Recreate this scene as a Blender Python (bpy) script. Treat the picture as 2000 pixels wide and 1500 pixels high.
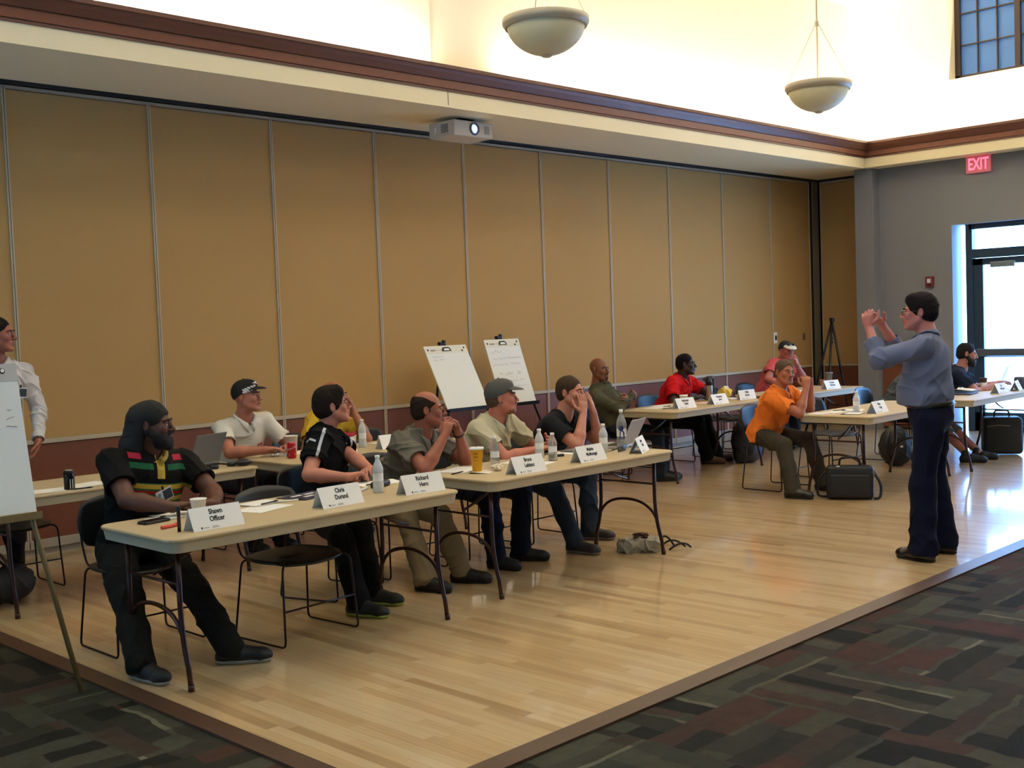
import bpy, bmesh, math, random
import numpy as np
from mathutils import Vector, Matrix

for _o in list(bpy.data.objects):
    bpy.data.objects.remove(_o, do_unlink=True)
S = bpy.context.scene
COL = S.collection
random.seed(4)
R = math.radians

# ---------------------------------------------------------------- camera, world, lights, exposure
def make_camera():
    yaw, pitch, roll = R(44.72461), R(-2.93346), R(-2.12951)
    f = Vector((math.cos(yaw)*math.cos(pitch), math.sin(yaw)*math.cos(pitch), math.sin(pitch)))
    r = Vector((math.sin(yaw), -math.cos(yaw), 0)); u = r.cross(f)
    c, s = math.cos(roll), math.sin(roll)
    r2 = c*r+s*u; u2 = -s*r+c*u
    cd = bpy.data.cameras.new('camera'); cd.sensor_width = 36; cd.sensor_fit = 'HORIZONTAL'
    cd.lens = 2237.25*36/2000; cd.clip_end = 200
    co = bpy.data.objects.new('camera', cd); COL.objects.link(co)
    m = Matrix((r2, u2, -f)).transposed().to_4x4(); m.translation = (0, 0, 1.67)
    co.matrix_world = m; S.camera = co
make_camera()

w = bpy.data.worlds.new('world'); S.world = w; w.use_nodes = True
wn = w.node_tree.nodes; wl = w.node_tree.links
bg = wn['Background']
tc = wn.new('ShaderNodeTexCoord'); sp = wn.new('ShaderNodeSeparateXYZ'); wl.new(tc.outputs['Generated'], sp.inputs[0])
rp = wn.new('ShaderNodeValToRGB'); wl.new(sp.outputs['Z'], rp.inputs[0])
rp.color_ramp.elements[0].color = (0.24, 0.54, 1, 1); rp.color_ramp.elements[0].position = 0.0
rp.color_ramp.elements[1].color = (0.12, 0.36, 1, 1); rp.color_ramp.elements[1].position = 0.7
wl.new(rp.outputs[0], bg.inputs[0]); bg.inputs[1].default_value = 22.0

def area(name, loc, rot, sx, sy, power, col, spread=None):
    l = bpy.data.lights.new(name, 'AREA'); l.shape = 'RECTANGLE'; l.size = sx; l.size_y = sy
    l.energy = power; l.color = col
    if spread: l.spread = spread
    o = bpy.data.objects.new(name, l); COL.objects.link(o); o.location = loc; o.rotation_euler = rot
    return o
WARM = (1.0, 0.88, 0.70)
# cove strips lying on the ledge behind the crown, shining up the upper wall
COVE = 25
area('cove_light', (1.6, 7.87, 4.06), (math.pi, 0, 0), 10.9, 0.07, COVE*10.9, WARM)
area('cove_light', (11.55, 7.87, 4.06), (math.pi, 0, 0), 6.9, 0.07, COVE*6.9, WARM)
area('cove_light', (15.11, 2.0, 4.06), (math.pi, 0, 0), 0.07, 11.4, COVE*11.4, WARM)
area('cove_light', (4.5, -5.8, 4.06), (math.pi, 0, 0), 18, 0.07, COVE*12, WARM)
# unseen overhead fill added below the ceiling, sized to soften shadow edges
for cx in (4.5, 8.0, 11.5):
    for cy in (-1.5, 1.6, 4.6):
        area('ceiling_fill_lamp', (cx, cy, 5.93), (0, 0, 0), 1.2, 1.2, 35, (1.0, 0.89, 0.74))
# added blue panel outside the glass, boosts daylight through the end-wall bays
area('sky_fill', (15.9, 4.6, 1.5), (0, R(-90), 0), 2.6, 3.6, 3600, (0.14, 0.44, 1.0))
sun = bpy.data.lights.new('sun', 'SUN'); sun.energy = 22; sun.angle = R(0.6); sun.color = (.62, .82, 1)
so = bpy.data.objects.new('sun', sun); COL.objects.link(so); so.rotation_euler = (R(28), R(-8), 0); so.location = (20, 0, 12)
S.view_settings.view_transform = 'Standard'; S.view_settings.look = 'None'
S.view_settings.gamma = 1; S.view_settings.use_curve_mapping = False
S.view_settings.exposure = 0.0

# ---------------------------------------------------------------- helpers
MATS = {}
def hexc(h):
    h = h.lstrip('#'); v = [int(h[i:i+2], 16)/255 for i in (0, 2, 4)]
    return tuple(((c+0.055)/1.055)**2.4 if c > 0.04045 else c/12.92 for c in v)
def mat(name, col, rough=0.6, metal=0.0, bump=0.0, scale=200.0, var=0.0, spec=0.5, trans=0.0, emit=None, es=0.0, alpha=None, coat=0.0):
    if name in MATS: return MATS[name]
    if isinstance(col, str): col = hexc(col)
    m = bpy.data.materials.new(name); m.use_nodes = True
    nt = m.node_tree; b = nt.nodes['Principled BSDF']
    b.inputs['Base Color'].default_value = (*col, 1); b.inputs['Roughness'].default_value = rough
    b.inputs['Metallic'].default_value = metal; b.inputs['Specular IOR Level'].default_value = spec
    b.inputs['Transmission Weight'].default_value = trans; b.inputs['Coat Weight'].default_value = coat
    if emit:
        b.inputs['Emission Color'].default_value = (*emit, 1); b.inputs['Emission Strength'].default_value = es
    if alpha is not None: b.inputs['Alpha'].default_value = alpha
    if bump or var:
        t = nt.nodes.new('ShaderNodeTexCoord'); n = nt.nodes.new('ShaderNodeTexNoise')
        n.inputs['Scale'].default_value = scale; n.inputs['Detail'].default_value = 4
        nt.links.new(t.outputs['Object'], n.inputs['Vector'])
        if bump:
            bp = nt.nodes.new('ShaderNodeBump'); bp.inputs['Strength'].default_value = bump; bp.inputs['Distance'].default_value = 0.01
            nt.links.new(n.outputs['Fac'], bp.inputs['Height']); nt.links.new(bp.outputs['Normal'], b.inputs['Normal'])
        if var:
            mx = nt.nodes.new('ShaderNodeMix'); mx.data_type = 'RGBA'
            mx.inputs['A'].default_value = (*[c*(1-var) for c in col], 1); mx.inputs['B'].default_value = (*[min(1, c*(1+var)) for c in col], 1)
            nt.links.new(n.outputs['Fac'], mx.inputs['Factor']); nt.links.new(mx.outputs['Result'], b.inputs['Base Color'])
    MATS[name] = m
    return m

def link(name, me, m=None, parent=None, loc=None, rot=None, label=None):
    o = bpy.data.objects.new(name, me); COL.objects.link(o)
    if m is not None:
        for mm in (m if isinstance(m, (list, tuple)) else [m]): me.materials.append(mm)
    if parent: o.parent = parent
    if loc is not None: o.location = loc
    if rot is not None: o.rotation_euler = rot
    if label: o['label'] = label
    return o
def tag(o, label, cat, group=None):
    o['label'] = label; o['category'] = cat
    if group: o['group'] = group
    return o
def thing(name, label, cat, loc=(0, 0, 0), rz=0, group=None):
    o = bpy.data.objects.new(name, None); COL.objects.link(o); o.empty_display_size = 0.1
    o.location = loc; o.rotation_euler = (0, 0, rz)
    return tag(o, label, cat, group)
def copy_tree(o, parent=None):
    c = o.copy(); COL.objects.link(c)
    if parent: c.parent = parent
    for ch in list(o.children): copy_tree(ch, c)
    return c
def struct(o):
    o['kind'] = 'structure'; return o

class B:
    """bmesh collector"""
    def __init__(s): s.bm = bmesh.new(); s.mi = 0
    def box(s, c, d, rot=None, bev=0.0, seg=2):
        r = bmesh.ops.create_cube(s.bm, size=1); vs = r['verts']
        bmesh.ops.scale(s.bm, vec=d, verts=vs)
        fs = set(f for v in vs for f in v.link_faces)
        if bev > 0:
            es = list(set(e for v in vs for e in v.link_edges))
            rr = bmesh.ops.bevel(s.bm, geom=es, offset=bev, segments=seg, affect='EDGES', profile=0.5)
            vs = list(set(v for f in rr['faces'] for v in f.verts) | set(v for v in vs if v.is_valid))
            fs = set(f for v in vs for f in v.link_faces)
        M = Matrix.Translation(c) @ (rot.to_matrix().to_4x4() if hasattr(rot, 'to_matrix') else (rot.to_4x4() if rot is not None else Matrix.Identity(4)))
        bmesh.ops.transform(s.bm, matrix=M, verts=vs)
        for f in fs: f.material_index = s.mi
        return s
    def tube(s, pts, r, n=10, closed=False, rad=None):
        pts = [Vector(p) for p in pts]; N = len(pts); rings = []; prev = None
        for i, p in enumerate(pts):
            if closed: t = (pts[(i+1) % N]-pts[i-1])
            else: t = pts[min(i+1, N-1)]-pts[max(i-1, 0)]
            t.normalize()
            if prev is None:
                a = Vector((0, 0, 1)) if abs(t.z) < 0.9 else Vector((1, 0, 0)); u = t.cross(a).normalized()
            else:
                u = (prev-t*prev.dot(t)).normalized()
            prev = u; v = t.cross(u); rr = rad[i] if rad else r
            rings.append([s.bm.verts.new(p+u*(rr*math.cos(2*math.pi*k/n))+v*(rr*math.sin(2*math.pi*k/n))) for k in range(n)])
        for i in range(N if closed else N-1):
            a, b = rings[i], rings[(i+1) % N]
            for k in range(n):
                f = s.bm.faces.new((a[k], a[(k+1) % n], b[(k+1) % n], b[k])); f.smooth = True; f.material_index = s.mi
        if not closed:
            for q in (rings[0][::-1], rings[-1]):
                f = s.bm.faces.new(q); f.material_index = s.mi
        return s
    def lathe(s, prof, c=(0, 0, 0), n=24, capb=True, capt=True, M=None):
        rings = []; c = Vector(c)
        for (r, z) in prof:
            ring = []
            for k in range(n):
                p = Vector((r*math.cos(2*math.pi*k/n), r*math.sin(2*math.pi*k/n), z))
                if M is not None: p = M @ p
                ring.append(s.bm.verts.new(c+p))
            rings.append(ring)
        for a, b in zip(rings, rings[1:]):
            for k in range(n):
                f = s.bm.faces.new((a[k], a[(k+1) % n], b[(k+1) % n], b[k])); f.smooth = True; f.material_index = s.mi
        if capb: s.bm.faces.new(rings[0][::-1]).material_index = s.mi
        if capt: s.bm.faces.new(rings[-1]).material_index = s.mi
        return s
    def prism(s, poly, h, M):
        """poly in local xy, extruded along local z by h, transformed by M"""
        a = [s.bm.verts.new(M @ Vector((x, y, 0))) for x, y in poly]
        b = [s.bm.verts.new(M @ Vector((x, y, h))) for x, y in poly]
        n = len(poly)
        s.bm.faces.new(a[::-1]).material_index = s.mi; s.bm.faces.new(b).material_index = s.mi
        for k in range(n):
            s.bm.faces.new((a[k], a[(k+1) % n], b[(k+1) % n], b[k])).material_index = s.mi
        return s
    def mesh(s, name, smooth=False):
        bmesh.ops.recalc_face_normals(s.bm, faces=s.bm.faces)
        me = bpy.data.meshes.new(name); s.bm.to_mesh(me); s.bm.free()
        if smooth:
            for p in me.polygons: p.use_smooth = True
        return me
    def obj(s, name, m=None, parent=None, loc=None, rot=None, label=None, smooth=False):
        return link(name, s.mesh(name, smooth), m, parent, loc, rot, label)

def text_obj(name, s, size, m, parent, M, align='CENTER', off=0.0, ext=0.0004, sx=1.0, spacing=1.0):
    cu = bpy.data.curves.new(name, 'FONT'); cu.body = s; cu.size = size; cu.align_x = align; cu.align_y = 'CENTER'
    cu.offset = off; cu.extrude = ext; cu.space_line = spacing; cu.resolution_u = 3
    t = bpy.data.objects.new(name, cu); COL.objects.link(t)
    bpy.context.view_layer.update()
    me = bpy.data.meshes.new_from_object(t); bpy.data.objects.remove(t, do_unlink=True)
    me.transform(M @ Matrix.Diagonal((sx, 1, 1, 1)))
    return link(name, me, m, parent)

def bez(p0, p1, p2, n=8):
    p0, p1, p2 = Vector(p0), Vector(p1), Vector(p2)
    return [(1-t)**2*p0+2*t*(1-t)*p1+t*t*p2 for t in [i/n for i in range(n+1)]]
def fillet(pts, r, n=5, closed=False):
    pts = [Vector(p) for p in pts]; out = []; N = len(pts)
    for i, p in enumerate(pts):
        if not closed and i in (0, N-1): out.append(p); continue
        a, b = pts[i-1], pts[(i+1) % N]
        ra = min(r, (a-p).length*.49); rb = min(r, (b-p).length*.49)
        out += bez(p+(a-p).normalized()*ra, p, p+(b-p).normalized()*rb, n)
    return out

# ---------------------------------------------------------------- room materials
def wood_floor():
    m = bpy.data.materials.new('maple_floor'); m.use_nodes = True; nt = m.node_tree; N = nt.nodes; L = nt.links
    b = N['Principled BSDF']
    g = N.new('ShaderNodeNewGeometry'); s = N.new('ShaderNodeSeparateXYZ'); L.new(g.outputs['Position'], s.inputs[0])
    def M(op, a, c=None, d=None):
        n = N.new('ShaderNodeMath'); n.operation = op
        for i, v in enumerate((a, c, d)):
            if v is None: continue
            if isinstance(v, (int, float)): n.inputs[i].default_value = v
            else: L.new(v, n.inputs[i])
        return n.outputs[0]
    row = M('FLOOR', M('DIVIDE', s.outputs['X'], 0.057))
    wn_ = N.new('ShaderNodeTexWhiteNoise'); wn_.noise_dimensions = '1D'; L.new(row, wn_.inputs['W'])
    u = M('ADD', s.outputs['Y'], M('MULTIPLY', wn_.outputs['Value'], 9.0))
    cell = M('FLOOR', M('DIVIDE', u, 0.80))
    cb = N.new('ShaderNodeCombineXYZ'); L.new(row, cb.inputs[0]); L.new(cell, cb.inputs[1])
    w2 = N.new('ShaderNodeTexWhiteNoise'); w2.noise_dimensions = '2D'; L.new(cb.outputs[0], w2.inputs['Vector'])
    r = N.new('ShaderNodeValToRGB'); L.new(w2.outputs['Value'], r.inputs[0])
    e = r.color_ramp.elements; e[0].position = 0.0; e[0].color = (*hexc('#ad8e63'), 1); e[1].position = 1.0; e[1].color = (*hexc('#d3ba90'), 1)
    for p, c in ((0.08, '#bf9f71'), (0.35, '#c8aa7c'), (0.7, '#ceb386')):
        x = e.new(p); x.color = (*hexc(c), 1)
    mp = N.new('ShaderNodeMapping'); mp.inputs['Scale'].default_value = (60, 2.2, 1); L.new(g.outputs['Position'], mp.inputs[0])
    no = N.new('ShaderNodeTexNoise'); no.inputs['Scale'].default_value = 1.2; no.inputs['Detail'].default_value = 5; L.new(mp.outputs[0], no.inputs['Vector'])
    mx = N.new('ShaderNodeMix'); mx.data_type = 'RGBA'; mx.blend_type = 'MULTIPLY'; mx.inputs['Factor'].default_value = 0.30
    r2 = N.new('ShaderNodeValToRGB'); L.new(no.outputs['Fac'], r2.inputs[0])
    r2.color_ramp.elements[0].color = (.55, .5, .42, 1); r2.color_ramp.elements[0].position = .3; r2.color_ramp.elements[1].color = (1, 1, 1, 1); r2.color_ramp.elements[1].position = .55
    L.new(r.outputs[0], mx.inputs['A']); L.new(r2.outputs[0], mx.inputs['B'])
    fr = M('FRACT', M('DIVIDE', s.outputs['X'], 0.057)); gap = M('LESS_THAN', fr, 0.03)
    mx2 = N.new('ShaderNodeMix'); mx2.data_type = 'RGBA'; mx2.inputs['B'].default_value = (*hexc('#7d5c35'), 1)
    L.new(M('MULTIPLY', gap, 0.6), mx2.inputs['Factor']); L.new(mx.outputs['Result'], mx2.inputs['A']); L.new(mx2.outputs['Result'], b.inputs['Base Color'])
    b.inputs['Roughness'].default_value = 0.30; b.inputs['Specular IOR Level'].default_value = 0.5
    b.inputs['Coat Weight'].default_value = 0.9; b.inputs['Coat Roughness'].default_value = 0.08
    n3 = N.new('ShaderNodeTexNoise'); n3.inputs['Scale'].default_value = 3; L.new(g.outputs['Position'], n3.inputs['Vector'])
    bp = N.new('ShaderNodeBump'); bp.inputs['Strength'].default_value = 0.02; bp.inputs['Distance'].default_value = 0.02
    L.new(n3.outputs['Fac'], bp.inputs['Height']); L.new(bp.outputs[0], b.inputs['Normal']); L.new(bp.outputs[0], b.inputs['Coat Normal'])
    return m
def carpet():
    m = bpy.data.materials.new('patterned_carpet'); m.use_nodes = True; nt = m.node_tree; N = nt.nodes; L = nt.links
    b = N['Principled BSDF']; b.inputs['Roughness'].default_value = 0.95; b.inputs['Specular IOR Level'].default_value = 0.15
    g = N.new('ShaderNodeNewGeometry')
    def layer(rot, sc, seedv, bw, rh):
        mp = N.new('ShaderNodeMapping'); mp.inputs['Rotation'].default_value = (0, 0, R(rot)); mp.inputs['Location'].default_value = (seedv, seedv*1.7, 0)
        L.new(g.outputs['Position'], mp.inputs[0])
        s = N.new('ShaderNodeSeparateXYZ'); L.new(mp.outputs[0], s.inputs[0])
        def M(op, a, c=None):
            n = N.new('ShaderNodeMath'); n.operation = op
            for i, v in enumerate((a, c)):
                if v is None: continue
                if isinstance(v, (int, float)): n.inputs[i].default_value = v
                else: L.new(v, n.inputs[i])
            return n.outputs[0]
        row = M('FLOOR', M('DIVIDE', s.outputs['Y'], rh))
        w1 = N.new('ShaderNodeTexWhiteNoise'); w1.noise_dimensions = '1D'; L.new(row, w1.inputs['W'])
        u = M('ADD', s.outputs['X'], M('MULTIPLY', w1.outputs['Value'], 5.0))
        c = N.new('ShaderNodeCombineXYZ'); L.new(row, c.inputs[0]); L.new(M('FLOOR', M('DIVIDE', u, bw)), c.inputs[1])
        w2 = N.new('ShaderNodeTexWhiteNoise'); w2.noise_dimensions = '2D'; L.new(c.outputs[0], w2.inputs['Vector'])
        return w2.outputs['Value']
    nd = N.new('ShaderNodeTexNoise'); nd.inputs['Scale'].default_value = 3.5; nd.inputs['Detail'].default_value = 3; L.new(g.outputs['Position'], nd.inputs['Vector'])
    sc_ = N.new('ShaderNodeVectorMath'); sc_.operation = 'MULTIPLY_ADD'; sc_.inputs[1].default_value = (.10, .10, 0); L.new(nd.outputs['Color'], sc_.inputs[0]); L.new(g.outputs['Position'], sc_.inputs[2])
    sp_ = N.new('ShaderNodeSeparateXYZ'); L.new(sc_.outputs[0], sp_.inputs[0])
    def MM(op, a, c=None, d=None):
        n = N.new('ShaderNodeMath'); n.operation = op
        for i, v in enumerate((a, c, d)):
            if v is None: continue
            if isinstance(v, (int, float)): n.inputs[i].default_value = v
            else: L.new(v, n.inputs[i])
        return n.outputs[0]
    def WN(a, c, d=0.0):
        cb = N.new('ShaderNodeCombineXYZ')
        for i, v in enumerate((a, c, d)):
            if isinstance(v, (int, float)): cb.inputs[i].default_value = v
            else: L.new(v, cb.inputs[i])
        w_ = N.new('ShaderNodeTexWhiteNoise'); w_.noise_dimensions = '3D'; L.new(cb.outputs[0], w_.inputs['Vector']); return w_.outputs['Value']
    X_, Y_ = sp_.outputs['X'], sp_.outputs['Y']
    cx = MM('FLOOR', MM('DIVIDE', X_, .72)); cy = MM('FLOOR', MM('DIVIDE', Y_, .72))
    par = MM('FLOORED_MODULO', MM('ADD', cx, cy), 2.0)
    u = MM('ADD', MM('MULTIPLY', X_, par), MM('MULTIPLY', Y_, MM('SUBTRACT', 1.0, par)))
    v = MM('ADD', MM('MULTIPLY', Y_, par), MM('MULTIPLY', X_, MM('SUBTRACT', 1.0, par)))
    st = MM('FLOOR', MM('DIVIDE', u, .12)); seg = MM('FLOOR', MM('DIVIDE', MM('ADD', v, MM('MULTIPLY', WN(st, cx, cy), 3.0)), .42))
    val = WN(st, seg, par)
    fu = MM('FRACT', MM('DIVIDE', u, .24)); line = MM('MULTIPLY', MM('LESS_THAN', fu, .11), MM('GREATER_THAN', WN(MM('FLOOR', MM('DIVIDE', u, .24)), cx, cy), .45))
    ad = N.new('ShaderNodeMath'); ad.operation = 'ADD'; ad.use_clamp = True; L.new(MM('MULTIPLY', val, .8), ad.inputs[0]); L.new(MM('MULTIPLY', line, .35), ad.inputs[1])
    r = N.new('ShaderNodeValToRGB'); L.new(ad.outputs[0], r.inputs[0]); e = r.color_ramp.elements; r.color_ramp.interpolation = 'LINEAR'
    e[0].position = 0.1; e[0].color = (*hexc('#211f18'), 1); e[1].position = 0.95; e[1].color = (*hexc('#6a6754'), 1)
    for p, cc in ((0.25, '#38362b'), (0.4, '#4b3329'), (0.5, '#35362c'), (0.62, '#4c4b3c'), (0.8, '#3f3b2f')):
        x = e.new(p); x.color = (*hexc(cc), 1)
    n = N.new('ShaderNodeTexNoise'); n.inputs['Scale'].default_value = 9; n.inputs['Detail'].default_value = 8; n.inputs['Roughness'].default_value = .8; L.new(g.outputs['Position'], n.inputs['Vector'])
    m2 = N.new('ShaderNodeMix'); m2.data_type = 'RGBA'; m2.blend_type = 'MULTIPLY'; m2.inputs['Factor'].default_value = .7
    r3 = N.new('ShaderNodeValToRGB'); L.new(n.outputs['Fac'], r3.inputs[0]); r3.color_ramp.elements[0].position = .35; r3.color_ramp.elements[0].color = (.55, .55, .55, 1); r3.color_ramp.elements[1].position = .65
    L.new(r.outputs[0], m2.inputs['A']); L.new(r3.outputs[0], m2.inputs['B']); L.new(m2.outputs['Result'], b.inputs['Base Color'])
    n2 = N.new('ShaderNodeTexNoise'); n2.inputs['Scale'].default_value = 350; L.new(g.outputs['Position'], n2.inputs['Vector'])
    bp = N.new('ShaderNodeBump'); bp.inputs['Strength'].default_value = .5; bp.inputs['Distance'].default_value = .01; L.new(n2.outputs['Fac'], bp.inputs['Height']); L.new(bp.outputs[0], b.inputs['Normal'])
    return m
M_fab = mat('partition_fabric', '#b8945f', 0.9, bump=0.25, scale=260, var=0.07, spec=0.2)
M_wains = mat('wainscot_laminate', '#74432e', 0.45, bump=0.03, scale=14, var=0.22)
M_alum = mat('joint_aluminium', '#b9ab92', 0.45, metal=0.0)
M_paint = mat('cream_paint', '#f2e4bb', 0.8, bump=0.02, scale=120)
M_upper = mat('upper_wall_paint', '#efe4cc', 0.85, bump=0.02, scale=90)
M_grey = mat('glare_tinted_wall_paint', '#7d7f84', 0.85, bump=0.03, scale=120, var=0.03)  # grey wall paint, its colour cooled toward the blue lens glare
M_crown = mat('crown_wood', '#7a4a36', 0.4, bump=0.03, scale=20, var=0.12)
M_crownd = mat('crown_wood_dark', '#5f382a', 0.45, bump=0.03, scale=20, var=0.12)
M_dark = mat('track_dark', '#15110d', 0.7)
M_trim = mat('floor_reducer_wood', '#4a3325', 0.4, bump=0.05, scale=30, var=0.15)
M_base = mat('sweep_aluminium', '#a59c8c', 0.4)
M_white = mat('white_ceiling', '#f2ead2', 0.9)
M_frame = mat('door_frame_glare_blue', '#2c4258', 0.35, metal=0.3)  # dark bronze frame with blue lens glare put into its colour
def thin_glass(name, col=(1, 1, 1), gl=0.07, rough=0.0):
    m = bpy.data.materials.new(name); m.use_nodes = True; N = m.node_tree.nodes; L = m.node_tree.links
    N.remove(N['Principled BSDF']); t = N.new('ShaderNodeBsdfTransparent'); t.inputs[0].default_value = (*col, 1)
    g = N.new('ShaderNodeBsdfGlossy'); g.inputs['Roughness'].default_value = rough
    x = N.new('ShaderNodeMixShader'); x.inputs[0].default_value = gl; L.new(t.outputs[0], x.inputs[1]); L.new(g.outputs[0], x.inputs[2])
    L.new(x.outputs[0], N['Material Output'].inputs[0]); MATS[name] = m
    return m
M_glass = thin_glass('clear_glass')
M_blackp = mat('black_plastic', '#0d0d0f', 0.4, bump=0.02)
M_blackm = mat('black_metal', '#120e0c', 0.35, metal=0.5)
M_paper = mat('white_paper', '#e9e6dd', 0.8, bump=0.02, scale=60)
M_ink = mat('ink', '#18181a', 0.7)

# ---------------------------------------------------------------- room
W = 8.99
b = B(); b.box((6.0, 1.5, -0.06), (20, 17, 0.1)); struct(b.obj('floor', carpet()))     # carpet field
x0, y0 = 2.544, 3.15
b = B(); b.box(((x0+16)/2, (y0+9.3)/2, 0.0-0.004), (16-x0, 9.3-y0, 0.012)); o = struct(b.obj('floor_dance', wood_floor())); o.location.z = -0.002
b = B()
b.prism([(0, -.01), (0.10, -.01), (0.10, 0.002), (0.0, 0.008)], 13.0, Matrix(((0, 0, 1, x0-.095), (-1, 0, 0, y0+.0), (0, 1, 0, 0), (0, 0, 0, 1))))
b.prism([(0, -.01), (0.095, -.01), (0.095, 0.002), (0.0, 0.008)], 6.6, Matrix(((-1, 0, 0, x0), (0, 0, 1, y0-.1), (0, 1, 0, 0), (0, 0, 0, 1))))
struct(b.obj('trim_1', M_trim))

# operable partition, panel by panel
PW = 1.2055
def panel(x, wdt, base, ax):
    """one partition leaf; ax='x' along X at plane y=W, 'y' along Y at plane x=W2"""
    p = bpy.data.objects.new('partition_panel', None); COL.objects.link(p); p.parent = base
    if ax == 'x': p.location = (x, W, 0)
    else: p.location = (15.8, x, 0); p.rotation_euler = (0, 0, R(-90))
    b = B(); b.box((wdt/2, 0.05, 2.27), (wdt-0.022, 0.09, 2.72), bev=0.004); b.obj('fabric_face', M_fab, p)
    b = B(); b.box((wdt/2, 0.05, 0.495), (wdt-0.022, 0.088, 0.75), bev=0.003); b.obj('wainscot', M_wains, p)
    b = B(); b.box((wdt/2, 0.045, 0.892), (wdt, 0.108, 0.036), bev=0.004); b.obj('chair_rail', M_alum, p)
    b = B()
    for xx in (0.009, wdt-0.009): b.box((xx, 0.045, 1.88), (0.013, 0.104, 3.56), bev=0.002)
    b.box((wdt/2, 0.045, 3.648), (wdt, 0.104, 0.024))
    b.obj('edge_trim', M_alum, p)
    b = B(); b.box((wdt/2, 0.045, 0.085), (wdt-0.01, 0.11, 0.07), bev=0.003); b.box((wdt/2, 0.05, 0.025), (wdt, 0.06, 0.05)); b.obj('floor_sweep', M_base, p)
base = bpy.data.objects.new('wall_left', None); COL.objects.link(base); struct(base)
x = 3.640-PW*6
for i in range(16):
    wd = PW if i < 15 else 1.10
    panel(x, wd, base, 'x'); x += wd
b = B(); b.box((6.2, W+0.16, 1.85), (20, 0.1, 3.8)); b.obj('wall_backing', M_dark, base)
b = B(); b.box((6.2, W+0.05, 3.70), (20, 0.13, 0.05)); b.box((6.2, W-0.055, 3.675), (19.4, 0.02, 0.03)); b.obj('track', M_dark, base)
M_post = mat('post_paint', '#6d6552', 0.8)
b = B(); b.box((15.70, W+0.04, 1.85), (0.16, 0.16, 3.7)); b.obj('corner_post', M_post, base)
b = B(); b.box((15.60, W+0.0, 1.85), (0.03, 0.05, 3.7)); b.obj('corner_gap', M_dark, base)
# return leaf by the pillar
pb = bpy.data.objects.new('wall_right', None); COL.objects.link(pb); struct(pb)
panel(8.93, 1.05, pb, 'y')
b = B(); b.box((15.80, 8.4, 3.70), (0.14, 1.1, 0.06)); b.obj('track', M_dark, pb)
b = B(); b.box((15.95, 8.4, 1.85), (0.06, 1.4, 3.8)); b.obj('wall_backing', M_dark, pb)

# end wall: pilaster, wall with the door bay and the added glazed bay out of view
XE = 15.3
b = B()
b.box((15.24, 7.86, 1.84), (0.24, 0.28, 3.72), bev=0.006)
struct(b.obj('wall_pilaster', M_grey))
b = B()
for (ya, yb, za, zb) in ((6.68, 7.98, -.0, 3.72), (4.55, 6.68, 2.80, 3.72), (-6, 2.4, 0, 3.72), (2.4, 4.55, 2.80, 3.72), (4.25, 4.55, 0, 2.8)):
    b.box((XE+0.15, (ya+yb)/2, (za+zb)/2), (0.30, yb-ya, zb-za))
b.box((15.75, 7.93, 1.86), (0.62, 0.1, 3.72)); b.box((16.03, 8.5, 1.86), (0.1, 1.3, 3.72))
struct(b.obj('wall_end', M_grey))
b = B(); b.box((XE-0.012, 7.19, 0.47), (0.024, 1.02, 0.86), bev=0.003); struct(b.obj('trim_2', M_wains))
b = B(); b.box((XE-0.018, 7.19, 0.918), (0.036, 1.02, 0.03), bev=0.004); struct(b.obj('trim_3', M_crownd))
b = B(); b.box((XE-0.008, 7.19, 0.05), (0.016, 1.02, 0.1)); struct(b.obj('baseboard_end', M_dark))

# door bay
door = bpy.data.objects.new('door_1', None); COL.objects.link(door); struct(door)
b = B(); X = 15.48
b.box((X, 6.505, 1.40), (0.11, 0.09, 2.80), bev=0.004); b.box((X, 4.60, 1.40), (0.11, 0.09, 2.80))
b.box((X, 5.55, 2.765), (0.11, 1.9, 0.07)); b.box((X, 5.55, 2.40), (0.13, 1.9, 0.12), bev=0.004)
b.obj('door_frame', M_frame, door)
for yc in (6.02, 5.08):
    lf = B()
    lf.box((X, yc+.385, 1.17), (0.05, 0.15, 2.33), bev=.003); lf.box((X, yc-.405, 1.17), (0.05, 0.10, 2.33), bev=.003)
    lf.box((X, yc, 2.29), (0.05, .92, 0.09), bev=.003); lf.box((X, yc, 0.13), (0.05, .92, 0.26), bev=.003); lf.box((X, yc, 1.03), (0.05, .92, 0.05), bev=.003)
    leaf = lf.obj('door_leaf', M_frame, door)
    b = B(); b.box((X-0.05, yc, 1.07), (0.05, .80, 0.10), bev=.01); b.obj('push_bar', mat('brushed_bar', '#6f7d8c', .35, metal=.8), leaf)
    b = B(); b.box((X, yc, 1.65), (0.008, .68, 1.19)); b.box((X, yc, 0.63), (0.008, .68, 0.75)); b.obj('glass_pane', M_glass, leaf)
b = B(); b.box((X-.06, 6.05, 2.24), (0.06, .32, 0.075), bev=.008); b.obj('door_closer', mat('closer_grey', '#7d8a94', .4, metal=.6), door)
b = B(); b.box((X, 5.55, 2.60), (0.008, 1.8, 0.29)); b.obj('transom_glass', M_glass, door)
# unseen glazed bay added farther along the wall to let blue daylight in
for i, yc in enumerate((3.35,)):
    wb = bpy.data.objects.new('window_%d' % (i+2), None); COL.objects.link(wb); struct(wb)
    b = B()
    for yy in (yc-.93, yc, yc+.93): b.box((X, yy, 1.4), (0.1, 0.08, 2.8))
    for zz in (0.15, 1.05, 2.4, 2.76): b.box((X, yc, zz), (0.1, 1.9, 0.08 if zz > .2 else .3))
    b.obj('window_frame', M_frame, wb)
    b = B(); b.box((X, yc, 1.45), (0.008, 1.8, 2.6)); b.obj('glass_pane', M_glass, wb)

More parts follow.
